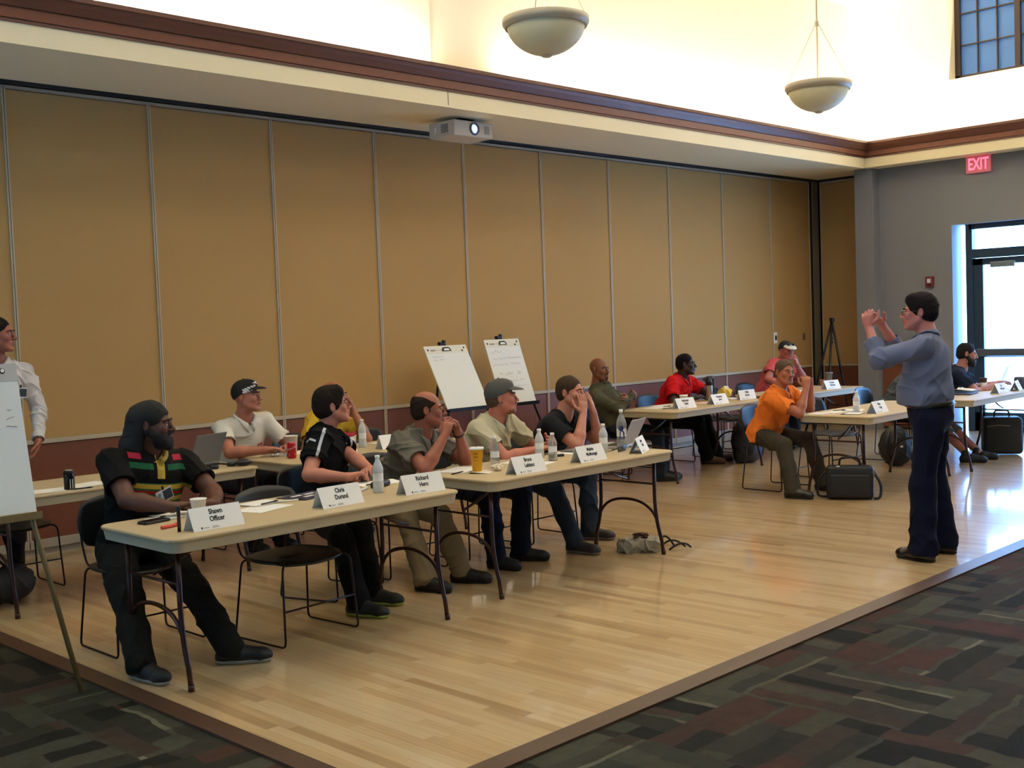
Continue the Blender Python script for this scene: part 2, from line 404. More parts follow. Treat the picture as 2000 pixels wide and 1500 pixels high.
# bulkhead soffit, fascia, crown
b = B(); YF = 7.76; XF = 15.0
b.box((5.2, 8.44, 3.755), (22.4, 1.28, 0.13)); struct(b.obj('ceiling_soffit', M_paint))
b = B(); b.box((4.46, YF+.02, 3.80), (21.0, 0.04, 0.26)); struct(b.obj('trim_4', M_paint))
b = B(); b.box((7.146, YF-.001, 3.76), (0.006, 0.006, 0.14)); struct(b.obj('trim_5', mat('fascia_seam', '#8f8468', .9)))  # thin darker strip along the fascia joint
b = B(); b.box((XF+.02+.2, 1.0, 3.80), (0.44, 13.6, 0.24)); struct(b.obj('trim_6', M_paint))
prof = [(-.02, 3.815), (.012, 3.815), (.012, 3.832), (.022, 3.836), (.03, 3.90), (.05, 3.915), (.085, 3.955), (.10, 3.985), (.112, 3.99), (.112, 4.022), (-.02, 4.022)]
def crown(m, pr, nm):
    bm = B()
    # mitred: left run along X at y=YF, end run along -Y at x=XF
    v0 = [bm.bm.verts.new((-6, YF-d, z)) for d, z in pr]
    v1 = [bm.bm.verts.new((XF-d, YF-d, z)) for d, z in pr]
    v2 = [bm.bm.verts.new((XF-d, -6, z)) for d, z in pr]
    n = len(pr)
    for a, c in ((v0, v1), (v1, v2)):
        for k in range(n): bm.bm.faces.new((a[k], a[(k+1) % n], c[(k+1) % n], c[k]))
    return struct(bm.obj(nm, m))
crown(M_crown, [(-.02, 3.832), (.022, 3.836), (.032, 3.905), (-.02, 3.905)], 'trim_7')
crown(M_crownd, [(-.02, 3.905), (.05, 3.908), (.085, 3.955), (.10, 3.985), (.112, 3.99), (.112, 4.022), (-.02, 4.022)], 'trim_8')
crown(M_crownd, [(-.02, 3.812), (.012, 3.812), (.012, 3.832), (-.02, 3.832)], 'trim_9')
# ledge and upper walls
b = B(); b.box((4.6, 7.9, 4.01), (21.2, 0.28, 0.02)); b.box((15.14, 1.0, 4.01), (0.28, 14, 0.02)); struct(b.obj('ceiling_ledge', M_paint))
YU = 8.0; XU = 15.24
b = B(); b.box((4.5, YU+.1, 5.0), (21.2, 0.2, 2.1)); b.box((0.6, YU-.012, 5.0), (13.1, 0.03, 2.0)); struct(b.obj('wall_upper', M_upper))
wy0, wy1 = 6.60, 4.6     # clerestory
b = B()
b.box((XU+.15, 7.38, 5.0), (0.3, 1.44, 2.1)); b.box((XU+.15, 5.63, 4.34), (0.3, 2.06, 0.78)); b.box((XU+.15, -.7, 5.0), (0.3, 10.6, 2.1)); b.box((XU+.15, 5.63, 5.98), (.3, 2.06, .1))
struct(b.obj('wall_upper_end', M_upper))
wn1 = bpy.data.objects.new('window_1', None); COL.objects.link(wn1); struct(wn1)
M_wf = mat('clerestory_frame', '#33251f', .5)
b = B(); XW = XU+.24
b.box((XW, 6.625, 5.33), (.06, .07, 1.2)); b.box((XW, 5.83, 5.33), (.07, .07, 1.2)); b.box((XW, 5.63, 4.765), (.06, 2.04, .07)); b.box((XW, 4.64, 5.33), (.06, .07, 1.2))
b.obj('window_frame', M_wf, wn1)
b = B()
for yy in (6.36, 6.10, 5.5, 5.1): b.box((XW+.0, yy, 5.33), (.03, .016, 1.15))
for zz in (5.20, 5.62): b.box((XW, 5.63, zz), (.03, 2.0, .016))
b.obj('muntin', M_wf, wn1)
b = B(); b.box((XW+.03, 5.63, 5.33), (.008, 2.0, 1.2)); b.obj('glass_pane', mat('blue_glass_daylight_glow', '#3f6ea8', .35, bump=.3, scale=60, emit=hexc('#3f6db0'), es=.32), wn1)  # blue emission stands in for daylight behind the pane
b = B(); b.box((4.5, 1.2, 6.0), (21.5, 14.2, 0.1)); struct(b.obj('ceiling', M_white))
# far sides of the room behind the camera
b = B(); b.box((-5.05, 1.5, 3.0), (0.1, 16, 6.0)); struct(b.obj('wall_back', mat('far_wall_paint', '#4f4536', .9)))
b = B(); b.box((5.5, -6.05, 3.0), (21, 0.1, 6.0)); struct(b.obj('wall_near', mat('far_wall_paint', '#4f4536', .9)))
# outside
b = B(); b.box((30, 2, -.12), (28, 40, .1)); struct(b.obj('ground', mat('pale_concrete', '#cfcfc9', .9)))

# ================================================================ FURNITURE
M_top = mat('table_top_plastic', '#b8a581', 0.55, bump=0.06, scale=300, var=0.03)
M_edge = mat('table_edge_plastic', '#b3a88c', 0.5, bump=0.03, scale=200)
M_leg = mat('brown_tube_steel', '#3a1d14', 0.3, metal=0.4, spec=0.6)
M_seat = mat('dark_shell_plastic', '#0b0c0d', 0.38, bump=0.03, scale=90)
M_back = mat('dark_green_shell', '#15191a', 0.45, bump=0.03, scale=90)
M_rod = mat('chair_rod', '#26110d', 0.3, metal=0.5)

def rrect(w, d, r, n=6):
    out = []
    for cx, cy, a0 in ((w/2-r, d/2-r, 0), (-w/2+r, d/2-r, 90), (-w/2+r, -d/2+r, 180), (w/2-r, -d/2+r, 270)):
        for k in range(n+1):
            a = R(a0+90*k/n); out.append((cx+r*math.cos(a), cy+r*math.sin(a)))
    return out
def make_table(label):
    t = thing('folding_table', label, 'table', (0, 0, 0), 0, 'folding tables')
    Lx, D = 1.83, 0.755
    b = B(); bm = b.bm
    loops = []
    for (ins, z) in ((0.05, .722), (0.004, .722), (0.0, .727), (0.0, .735), (0.005, .740)):
        loops.append([bm.verts.new((x, y, z)) for x, y in rrect(Lx-2*ins, D-2*ins, 0.07-ins*.5)])
    for a, c in zip(loops, loops[1:]):
        for k in range(len(a)): bm.faces.new((a[k], a[(k+1) % len(a)], c[(k+1) % len(a)], c[k]))
    bm.faces.new(loops[-1]); bm.faces.new(loops[0][::-1])
    b.obj('table_top', M_top, t)
    b = B(); bm = b.bm; loops = []
    for (ins, z) in ((0.010, .722), (0.018, .672), (0.030, .668), (0.034, .718)):
        loops.append([bm.verts.new((x, y, z)) for x, y in rrect(Lx-2*ins, D-2*ins, 0.065-ins*.4)])
    for a, c in zip(loops, loops[1:]):
        for k in range(len(a)): bm.faces.new((a[k], a[(k+1) % len(a)], c[(k+1) % len(a)], c[k]))
    b.obj('apron', M_edge, t)
    for sx in (-1, 1):
        x = sx*(Lx/2-0.10)
        for sy in (-1, 1):
            b = B()
            pts = [(x, sy*.25, .70), (x, sy*.25, .42)]+bez((x, sy*.25, .42), (x, sy*.25, .25), (x, sy*.30, .11), 8)[1:]+[(x, sy*.315, 0.002)]
            b.tube(pts, 0.0135, 10); b.tube([(x, sy*.3146, .03), (x, sy*.316, 0.0)], 0.016, 10)
            b.obj('leg', M_leg, t)
        b = B(); b.tube([(x, -.262, .25)]+bez((x, -.262, .25), (x, -.2, .375), (x, 0, .375), 8)[1:]+bez((x, 0, .375), (x, .2, .375), (x, .262, .25), 8)[1:], 0.011, 8)
        b.tube([(x, -.25, .66), (x, .25, .66)], .010, 8); b.obj('leg_arch', M_leg, t)
        b = B(); b.tube([(x, .0, .52)]+[(x-sx*.12, 0, .56), (x-sx*.42, 0, .70)], 0.009, 8); b.tube([(x, -.25, .50), (x, .25, .50)], .008, 8); b.obj('fold_brace', M_leg, t)
    return t
TZ = 0.74
TABLES = [
    ('long folding table in front, with the durag wearer seated at its left end', 3.500, 5.178, 0.0),
    ('long folding table behind three polo and tee shirt men, yellow cup at its left end', 5.665, 5.275, 0.0),
    ('back row folding table at the left behind the durag wearer, dark can on it', 3.560, 7.335, 0.0),
    ('back row folding table with the red soda can and white bottle', 5.575, 7.235, 0.0),
    ('folding table at which the man in the red polo sits', 10.175, 7.30, 1.5),
    ('far folding table with steel tumbler where the salmon shirt man sits', 12.46, 7.36, 0.0),
    ('folding table the man in the orange polo leans on', 10.33, 5.245, 0.0),
    ('folding table by the glass door with stacked folders and a laptop', 12.38, 5.20, 0.0)]
t0 = make_table(TABLES[0][0])
for i, (lb, x, y, rz) in enumerate(TABLES):
    t = t0 if i == 0 else copy_tree(t0)
    t.location = (x, y, 0); t.rotation_euler = (0, 0, R(rz)); t['label'] = lb

def make_chair(label):
    c = thing('sled_chair', label, 'chair', (0, 0, 0), 0, 'stacking sled chairs')
    # seat shell (curved grid with thickness)
    def shell(fn, nu, nv, th, name, m):
        bm = bmesh.new(); g = [[[], []] for _ in range(nu+1)]
        top = [[bm.verts.new(fn(i/nu, j/nv, 0)) for j in range(nv+1)] for i in range(nu+1)]
        bot = [[bm.verts.new(fn(i/nu, j/nv, th)) for j in range(nv+1)] for i in range(nu+1)]
        for i in range(nu):
            for j in range(nv):
                bm.faces.new((top[i][j], top[i+1][j], top[i+1][j+1], top[i][j+1])); bm.faces.new((bot[i][j+1], bot[i+1][j+1], bot[i+1][j], bot[i][j]))
        for i in range(nu):
            bm.faces.new((top[i][0], bot[i][0], bot[i+1][0], top[i+1][0])); bm.faces.new((top[i+1][nv], bot[i+1][nv], bot[i][nv], top[i][nv]))
        for j in range(nv):
            bm.faces.new((top[0][j+1], bot[0][j+1], bot[0][j], top[0][j])); bm.faces.new((top[nu][j], bot[nu][j], bot[nu][j+1], top[nu][j+1]))
        bmesh.ops.recalc_face_normals(bm, faces=bm.faces)
        me = bpy.data.meshes.new(name); bm.to_mesh(me); bm.free()
        for p in me.polygons: p.use_smooth = True
        return link(name, me, m, c)
    def disc(u, v):
        a, b_ = 2*u-1, 2*v-1     # square to superellipse
        return a*math.sqrt(1-b_*b_*.36), b_*math.sqrt(1-a*a*.36)
    def seat(u, v, th):
        a, b_ = disc(u, v); x = a*.245; y = b_*.225
        z = .455-.018*math.exp(-(a*a+b_*b_)*1.6)-.02*max(0, -b_-.55)*2-th
        return (x, y, z)
    def back(u, v, th):
        a, b_ = disc(u, v); x = a*.235; z = .665+b_*.145
        y = .235+.035*(z-.5)/.3-.045*a*a*-1*-1+th
        return (x, y, z)
    shell(seat, 12, 12, .012, 'seat', M_seat); shell(back, 12, 8, .010, 'backrest', M_back)
    for s in (-1, 1):
        b = B()
        pts = [(s*.19, -.16, .44), (s*.235, -.20, .425), (s*.255, -.225, .012), (s*.255, .215, .012), (s*.225, .17, .43), (s*.19, .14, .44)]
        b.tube(fillet(pts, .035), 0.0062, 8)
        b.obj('sled_frame', M_rod, c)
        b = B(); b.tube(fillet([(s*.20, .10, .438), (s*.20, .205, .445), (s*.205, .243, .56), (s*.20, .268, .70)], .04), 0.0062, 8); b.obj('back_upright', M_rod, c)
    b = B(); b.tube([(-.246, -.213, .20), (.246, -.213, .20)], .0055, 8); b.tube([(-.19, .0, .437), (.19, .0, .437)], .0055, 8); b.obj('stretcher', M_rod, c)
    return c
CHAIRS = [   # x, y, rz, label
    (2.96, 5.86, 0, 'dark sled chair holding the man in the black durag'),
    (3.60, 5.32, 4, 'empty dark sled chair pushed under the front table'),
    (4.33, 5.98, 18, 'dark sled chair under the man in the navy polo'),
    (5.00, 6.12, 0, 'dark sled chair under the balding man in grey polo'),
    (5.72, 6.12, 0, 'dark sled chair under the man in the grey baseball cap'),
    (6.42, 6.16, 0, 'dark sled chair under the man covering his mouth with both hands'),
    (3.06, 7.86, 0, 'empty dark chair behind the left back row table'),
    (4.92, 8.03, 0, 'dark chair under the man in the chequered black cap'),
    (5.66, 8.05, 0, 'dark chair under the man in yellow'),
    (6.30, 7.90, 0, 'empty dark chair by the chequered cap row, behind the right end name card'),
    (9.32, 7.86, 28, 'dark chair under the man with folded arms in olive'),
    (9.95, 8.12, -4, 'empty dark chair left of the man in the red polo'),
    (10.62, 8.05, 0, 'dark chair under the man in the red polo'),
    (11.55, 7.95, 0, 'empty dark chair between the red polo and salmon shirt men'),
    (12.72, 8.10, 0, 'dark chair under the man in the salmon shirt'),
    (9.62, 5.98, 0, 'dark sled chair under the man in the orange polo'),
    (10.62, 5.95, -8, 'empty dark chair behind the table with the clipboard, right of the orange polo'),
    (12.20, 6.16, 4, 'dark chair under the hunched person behind the presenter'),
    (12.74, 6.00, 0, 'dark chair under the bearded man by the glass door'),
    (11.9, 8.05, 6, 'empty dark chair left of the salmon shirt man, black bag beside it')]
c0 = make_chair(CHAIRS[0][3])
for i, (x, y, rz, lb) in enumerate(CHAIRS):
    c = c0 if i == 0 else copy_tree(c0)
    c.location = (x, y, 0); c.rotation_euler = (0, 0, R(rz)); c['label'] = lb

# ---------------------------------------------------------------- name cards
M_card = mat('card_white', '#f3f1ea', 0.75)
M_logo = mat('logo_grey', '#b5b3ae', 0.8)
def name_card(x, y, l1, l2, label, rz=0.0, size=.036, z=TZ, cardh=.108, wd=.28, ink=None, dep=.05):
    t = thing('name_card', label, 'name card', (x, y, z), R(rz), 'folded name cards on the tables')
    h, d = cardh, dep
    b = B(); bm = b.bm; e = .0012
    pr = [(-d, 0.0005), (0, h), (d, 0.0005), (d-.003, 0.0005), (0, h-.006), (-d+.003, .0005)]
    va = [bm.verts.new((-wd/2, p, q)) for p, q in pr]; vb = [bm.verts.new((wd/2, p, q)) for p, q in pr]
    for k in range(6): bm.faces.new((va[k], va[(k+1) % 6], vb[(k+1) % 6], vb[k]))
    for v in (va, vb):
        bm.faces.new((v[0], v[1], v[4], v[5])); bm.faces.new((v[1], v[2], v[3], v[4]))
    b.obj('folded_card', M_card, t)
    sl = math.atan2(h, d); up = Vector((0, math.cos(sl), math.sin(sl))); n = Vector((0, -math.sin(sl), math.cos(sl))); L = math.hypot(h, d)
    def MM(a, c): 
        m = Matrix((Vector((1, 0, 0)), up, n)).transposed().to_4x4(); m.translation = Vector((a, -d, 0))+up*c+n*.0009
        return m
    text_obj('lettering', l1+'\n'+l2, size, ink or M_ink, t, MM(0, L*.60), off=.0009, sx=.80, spacing=1.02)
    b = B()
    b.prism([(-.098, .012), (-.094, .007), (-.090, .012), (-.090, .019), (-.098, .019)], .0005, MM(0, 0))
    b.obj('small_shield', M_ink, t)
    b = B()
    b.prism([(-.085, .011), (-.055, .011), (-.055, .016), (-.085, .016)], .0005, MM(0, 0)); b.prism([(-.04, .009), (.0, .009), (.0, .012), (-.04, .012)], .0005, MM(0, 0)); b.prism([(-.036, .014), (-.006, .014), (-.006, .018), (-.036, .018)], .0005, MM(0, 0))
    b.obj('small_print', M_logo, t)
    return t
name_card(2.905, 4.955, 'Shawn', 'Officer', 'white folded name card nearest the camera, beside the foam cup', 0)
name_card(3.675, 4.985, 'Chris', 'Durand', 'white folded name card at the middle of the front table', 2)
name_card(4.235, 4.955, 'Richard', 'Hero', 'white folded name card at the right end of the front table', -4)
name_card(5.165, 5.015, 'Bruce', 'Leblanc', 'white folded name card beside the yellow cup', 0)
name_card(5.80, 5.045, 'Melvin', 'McMonigal', 'white folded name card between the small bottles and sunglasses', 2, size=.033)
name_card(6.375, 5.07, 'James', 'Davis', 'white folded name card turned aslant near the open laptop', 28, size=.030)
name_card(5.215, 7.04, 'Jason', 'Smith', 'white folded name card partly hidden by the navy polo', -3)
name_card(5.74, 7.03, 'Chris', 'Walker', 'white folded name card in front of the french fries box', -3)
name_card(9.73, 7.12, 'Nathaniel', 'Calais', 'white folded name card in front of the white lidded cup', -6, size=.033)
name_card(10.33, 7.11, 'Demetrius', 'Jones', 'white folded name card in front of the steel thermos', 0, size=.031)
name_card(11.00, 7.19, 'Willie', 'Brown', 'white folded name card beside the yellow food wrapper', -6, size=.033, dep=.03)
name_card(12.80, 7.14, 'Dorinda', 'Simmons', 'white folded name card in front of the steel tumbler', -8, size=.033)
name_card(9.87, 5.035, 'Brian', 'Craig', 'white folded name card beside the blurry bottle, by the orange polo', 4, size=.033)
name_card(12.53, 4.97, 'Pat', 'McKinney', 'white folded name card in front of the brown cup by the door', 0, size=.033)
name_card(12.99, 4.97, 'Tim', 'Ross', 'white folded name card at the right edge of the picture', 14, size=.031)

# ---------------------------------------------------------------- bottles, cups, cans
M_water = thin_glass('bottle_plastic', (.93, .95, .95), .12, .05)
M_frost = mat('frosted_water_bottle', '#e6e9e6', .25, trans=.35, spec=.6)
M_cap = mat('white_cap', '#f2f2ee', .4)
M_lab = mat('bottle_label', '#e8e8e4', .5)
def bottle(x, y, label, h=.20, r=.032, z=TZ, lab=M_lab, art=False, clear=True):
    t = thing('water_bottle', label, 'bottle', (x, y, z), 0, 'plastic water bottles')
    k = h/.20
    b = B(); b.lathe([(r*.86, 0), (r, .006*k), (r*.96, .03*k), (r, .045*k), (r*.93, .06*k), (r*.93, .10*k), (r, .115*k), (r*.98, .13*k), (r*.8, .148*k), (r*.5, .168*k), (.0125, .176*k), (.0125, .186*k)], n=20)
    b.obj('bottle_body', M_frost if not clear else MATS['bottle_milky'], t)
    b = B(); b.lathe([(.0145, .184*k), (.0145, .1995*k), (.012, .2*k)], n=16); b.obj('bottle_cap', M_cap, t)
    b = B(); b.lathe([(r*.955, .065*k), (r*.955, .105*k)], n=20, capb=False, capt=False); b.obj('bottle_label', lab, t)
    return t
mm = mat('bottle_milky', '#dfe5e3', .18, trans=.75, spec=.6); mm.node_tree.nodes['Principled BSDF'].inputs['IOR'].default_value = 1.12
bottle(4.09, 5.16, 'half litre water bottle behind the right card of the front table', .215, clear=False)
bottle(5.245, 5.38, 'clear water bottle right behind the yellow cup', .205)
bottle(5.76, 5.46, 'frosted bottle in front of the capped man in cream polo', .205, clear=False)
bottle(5.70, 5.28, 'clear labelled bottle, right one of the pair before the capped man', .19)
bottle(6.235, 5.28, 'labelled bottle between the middle card and the laptop', .205, clear=False)
bg_ = bottle(6.455, 5.29, 'tall clear bottle with a dark blue figure printed on it', .29, .038)
def wrap_patch(shape, r, az0, z0, name, m, parent):
    b = B(); vs = [b.bm.verts.new((r*math.cos(az0+u/r), r*math.sin(az0+u/r), z0+v)) for u, v in shape]; b.bm.faces.new(vs)
    return b.obj(name, m, parent)
def ell(cx, cy, rx, ry, n=14): return [(cx+rx*math.cos(2*math.pi*k/n), cy+ry*math.sin(2*math.pi*k/n)) for k in range(n)]
M_navy = mat('print_navy', '#25236b', .5)
a0 = math.atan2(-5.3, -6.45)
wrap_patch(ell(-.004, .155, .020, .022), .0386, a0, 0, 'printed_head', M_navy, bg_)
wrap_patch([(-.016, .075), (.022, .075), (.022, .12), (.016, .135), (-.002, .14), (-.014, .128)], .0386, a0, 0, 'printed_torso', M_navy, bg_)
bottle(5.63, 7.28, 'frosted bottle beside the french fries box', .225, clear=False)
bottle(9.80, 5.21, 'blurry frosted bottle on the table by the orange polo', .20, clear=False)

def cup(x, y, r0, r1, h, m, label, name='foam_cup', cat='cup', lid=None, z=TZ, rim=.003):
    t = thing(name, label, cat, (x, y, z))
    b = B(); b.lathe([(r0, 0), (r1, h), (r1+rim, h), (r1+rim, h-.004), (r1-.001, h-.006)][:3]+[(r1+rim, h+.003), (r1-.002, h+.003), (r0-.002, .004)], n=28, capt=True); b.obj('cup_body', m, t)
    if lid:
        b = B(); b.lathe([(r1+.003, h-.002), (r1+.005, h+.004), (r1+.002, h+.012), (r1-.008, h+.013)], n=28); b.obj('lid', lid, t)
    return t
M_foam = mat('foam_white', '#f0ece0', .7)
cup(3.02, 5.30, .028, .041, .095, M_foam, 'white foam cup in front of the clasped hands at the front table')
t = cup(5.035, 5.33, .030, .043, .145, mat('cup_yellow', '#e9ad13', .45, var=.04, scale=8), 'yellow paper cup with white lid and brown straw', 'drink_cup', 'cup', lid=M_cap)
b = B(); b.tube([(0, 0, .15), (.004, -.002, .215)], .0035, 8); b.obj('straw', mat('straw_red', '#7a2119', .4), t)
a1 = math.atan2(-5.33, -5.03)
for k in range(5):
    wrap_patch([(-.022, .025+.022*k), (.008, .025+.022*k), (.008, .036+.022*k), (-.022, .036+.022*k)], .0338+.0013*k*2, a1, 0, 'printed_mark', mat('cup_print', '#b57a10', .6), t)
t = cup(10.05, 7.36, .034, .042, .10, M_foam, 'white lidded cup in front of the red polo', 'coffee_cup', lid=M_cap)
t = cup(13.27, 7.52, .03, .04, .08, mat('cup_pink', '#c98d86', .5), 'small pinkish cup beside the steel tumbler', 'small_cup')
t = cup(13.22, 7.40, .034, .046, .17, mat('steel_brushed', '#a8aeb5', .28, metal=.9), 'steel tumbler near the right end of the salmon shirt table', 'tumbler', 'tumbler', lid=mat('lid_smoke', '#7a8088', .3))
t = cup(13.20, 5.42, .034, .042, .12, mat('cup_brown', '#5b4640', .6), 'brown cup with a pale band in front of the bearded man', 'paper_cup')
b = B(); b.lathe([(.0375, .03), (.0395, .07)], n=24, capb=False, capt=False); b.obj('sleeve_band', M_cap, t)
cup(5.05, 7.42, .036, .050, .14, mat('cup_white_red', '#efe6dc', .6), 'large white and red soft drink cup behind the navy polo', 'drink_cup').children
# thermos
t = thing('thermos', 'tall steel thermos with black top held by the man in red', 'thermos', (10.70, 7.48, TZ))
b = B(); b.lathe([(.036, 0), (.038, .005), (.038, .17), (.036, .175)], n=24); b.obj('thermos_body', mat('thermos_steel', '#a09488', .3, metal=.7), t)
b = B(); b.lathe([(.037, .172), (.037, .215), (.030, .235), (.022, .25), (.020, .262)], n=24); b.obj('thermos_lid', M_blackp, t)
def can(x, y, h, m, label, top=None, band=None):
    t = thing('drink_can', label, 'can', (x, y, TZ), 0)
    r = .033
    b = B(); b.lathe([(.026, 0), (r, .008), (r, h-.012), (.027, h)], n=28); b.obj('can_body', m, t)
    b = B(); b.lathe([(.0275, h-.003), (.0275, h+.001), (.025, h+.0015), (.0245, h-.002)], n=24); b.obj('can_rim', mat('tin', '#b9b9b9', .25, metal=.9), t)
    return t
M_coke = mat('can_red', '#b3121a', .3, metal=.3)
t = can(4.88, 7.17, .122, M_coke, 'red soda can in front of the man in white polo')
a2 = math.atan2(-7.17, -4.88)
def script_wave(r, az0, z0, parent, m):
    for (u0, u1, v0, amp, th) in ((-.020, .020, .012, .006, .0022), (-.018, .022, -.006, .007, .0022)):
        n = 16; top = []; bot = []
        for k in range(n+1):
            u = u0+(u1-u0)*k/n; v = v0+amp*math.sin(k/n*6.28*1.5)+.15*u
            top.append((u, v+th)); bot.append((u, v-th))
        wrap_patch(top+bot[::-1], r, az0, z0, 'white_wave', m, parent)
def wrap_text(s, size, r, az0, z0, name, m, parent, rot=0.0, sx=1):
    o = text_obj(name, s, size, m, parent, Matrix.Rotation(rot, 4, 'Z'), ext=0, sx=sx)
    for v in o.data.vertices:
        u, q = v.co.x, v.co.y
        v.co = (r*math.cos(az0+u/r), r*math.sin(az0+u/r), z0+q)
    return o
wrap_text('Coca-Cola', .017, .0338, a2, .078, 'can_lettering', M_cap, t, rot=R(18))
wrap_patch([(-.02, .022), (.026, .024), (.026, .038), (-.02, .036)], .0338, a2, 0, 'white_band', M_cap, t)
t = can(3.12, 7.04, .125, mat('can_black', '#140b09', .3, metal=.4), 'dark energy drink can on the left back row table')
wrap_patch([(.004, .01), (.024, .01), (.024, .07), (.004, .07)], .0338, math.atan2(-7.04, -3.12), 0, 'pale_panel', M_lab, t)
wrap_patch([(-.02, .09), (.028, .09), (.028, .098), (-.02, .098)], .0338, math.atan2(-7.04, -3.12), 0, 'pale_panel', M_lab, t)

# fries box
t = thing('fries_carton', 'red and white french fries carton behind the navy polo', 'carton', (5.56, 7.36, TZ), R(-35))
b = B(); b.prism([(-.045, 0), (.045, 0), (.058, .10), (.03, .085), (0, .08), (-.03, .085), (-.058, .10)], .05, Matrix(((1, 0, 0, 0), (0, 0, 1, -.02), (0, 1, 0, 0), (0, 0, 0, 1)))); b.obj('carton_body', M_foam, t)
b = B(); b.prism([(-.058, .08), (.058, .08), (.058, .13), (0, .118), (-.058, .13)], .004, Matrix(((1, 0, 0, 0), (0, 0, 1, .031), (0, 1, 0, 0), (0, 0, 0, 1)))); b.obj('carton_back', mat('carton_red', '#b5343a', .6), t)

# ---------------------------------------------------------------- papers, pens and small things
def sheet(x, y, w, d, rz, label, m=M_paper, th=.0012, z=TZ, name='paper_sheet', cat='paper', curl=0.0, group=None):
    bm = bmesh.new(); n = 6
    zz = lambda i, j: .0008+curl*((i/n-.5)**2*4)*(j/n)
    g = [[bm.verts.new((w*(i/n-.5), d*(j/n-.5), zz(i, j)+th)) for j in range(n+1)] for i in range(n+1)]
    h = [[bm.verts.new((w*(i/n-.5), d*(j/n-.5), zz(i, j))) for j in range(n+1)] for i in range(n+1)]
    for i in range(n):
        for j in range(n): bm.faces.new((g[i][j], g[i+1][j], g[i+1][j+1], g[i][j+1])); bm.faces.new((h[i][j+1], h[i+1][j+1], h[i+1][j], h[i][j]))
        bm.faces.new((g[i][0], h[i][0], h[i+1][0], g[i+1][0])); bm.faces.new((g[i+1][n], h[i+1][n], h[i][n], g[i][n]))
        bm.faces.new((g[0][i+1], h[0][i+1], h[0][i], g[0][i])); bm.faces.new((g[n][i], h[n][i], h[n][i+1], g[n][i+1]))
    me = bpy.data.meshes.new(name); bm.to_mesh(me); bm.free()
    o = link(name, me, m, None, (x, y, z), (0, 0, R(rz))); tag(o, label, cat, group)
    return o
def pen(x, y, rz, label, m, L=.14, r=.0045, cap=None, z=TZ+.005, name='pen', cat='pen'):
    t = thing(name, label, cat, (x, y, z), R(rz))
    X = Matrix.Rotation(R(90), 3, 'Y')
    b = B(); b.lathe([(r*.8, -L/2), (r, -L/2+.004), (r, L*.3), (r*.95, L*.3)], M=X, n=12); b.obj('barrel', m, t)
    b = B(); b.lathe([(r*1.1, L*.22), (r*1.1, L/2-.012), (r*.35, L/2)], M=X, n=12); b.obj('pen_cap', cap or M_blackp, t)
    return t
M_whitep = mat('pen_white', '#e6e4de', .4)
pen(2.86, 5.46, 12, 'white pen behind the phone at the left end of the front table', M_whitep)
pen(2.93, 5.37, 10, 'white pen touching the foam cup', M_whitep, cap=M_whitep)
sheet(2.98, 5.50, .20, .14, 15, 'loose white sheet under the forearm beside the phone', curl=.008)
o = thing('phone', 'dark phone in a case at the left end of the front table', 'phone', (2.80, 5.36, TZ), R(8))
b = B(); b.box((0, 0, .008), (.15, .075, .014), bev=.006); b.obj('phone_case', mat('case_dark', '#1a1a1d', .6), o)
b = B(); b.box((0, 0, .0155), (.135, .062, .001)); b.obj('screen', mat('screen_off', '#0b0b0e', .15), o)
pen(2.775, 5.14, 14, 'red marker lying beside the phone', mat('marker_red', '#c83c28', .4), .125, .009, cap=mat('marker_red_cap', '#d8452f', .4), z=TZ+.0095, name='marker', cat='marker')
t = thing('standing_marker', 'thin black marker standing upright in front of the foam cup', 'marker', (2.735, 4.99, TZ))
b = B(); b.lathe([(.0085, 0), (.0085, .085), (.0095, .086), (.0095, .118), (.007, .124)], n=14); b.obj('barrel', mat('marker_black', '#120c0a', .4), t)
b = B(); b.lathe([(.0087, .02), (.0087, .07)], n=14, capb=False, capt=False); b.obj('printed_band', mat('marker_band', '#3a2519', .6), t)
sheet(3.38, 5.26, .28, .20, 18, 'white sheet under the small notepad')
t = sheet(3.46, 5.41, .20, .14, 10, 'small white notepad beside the pens', th=.004, z=TZ+.0026, name='notepad', cat='notepad')
sheet(3.20, 5.48, .24, .18, -10, 'sheet beside the clasped hands, half under the first card', th=.001)
pen(3.47, 5.33, 16, 'black pen lying on the notepad', M_blackp, z=TZ+.0145)
pen(3.62, 5.33, -14, 'white pen with dark tip right of the notepad', M_whitep)
t = sheet(3.79, 5.42, .30, .22, 12, 'dark blue folder with white labels on the front table', m=mat('folder_navy', '#1d2240', .5), th=.003, name='folder', cat='folder')
for dx, dy in ((-.05, .05), (.05, .045), (-.02, -.02)):
    b = B(); b.box((dx, dy, .0042), (.075, .028, .0006)); b.obj('white_label', M_paper, t)
pen(4.09, 5.30, 30, 'white marker behind the middle card', M_whitep, .13, .008, cap=M_whitep, z=TZ+.0085, name='marker', cat='marker')
t = thing('glasses_case', 'black glasses case beside the frosted bottle', 'case', (4.24, 5.33, TZ), R(20))
b = B(); b.box((0, 0, .02), (.15, .06, .038), bev=.014, seg=3); b.obj('case_body', M_blackp, t)
sheet(4.34, 5.48, .28, .20, -16, 'white sheets at the right end of the front table, under a black pen', th=.003)
pen(4.27, 5.42, 5, 'black pen on the sheets at the right end of the front table', M_blackp, z=TZ+.011)
sheet(5.03, 5.48, .28, .20, 20, 'white sheets to the left of the yellow cup', th=.003)
pen(4.90, 5.37, 15, 'dark pen on the sheet left of the yellow cup', M_blackp, z=TZ+.005)
sheet(5.02, 5.27, .16, .14, 30, 'crumpled napkin under the yellow cup', m=mat('napkin', '#ddd2bd', .9, bump=.4, scale=25), th=.001, name='napkin', cat='napkin', curl=.012).location.z = TZ-.0002
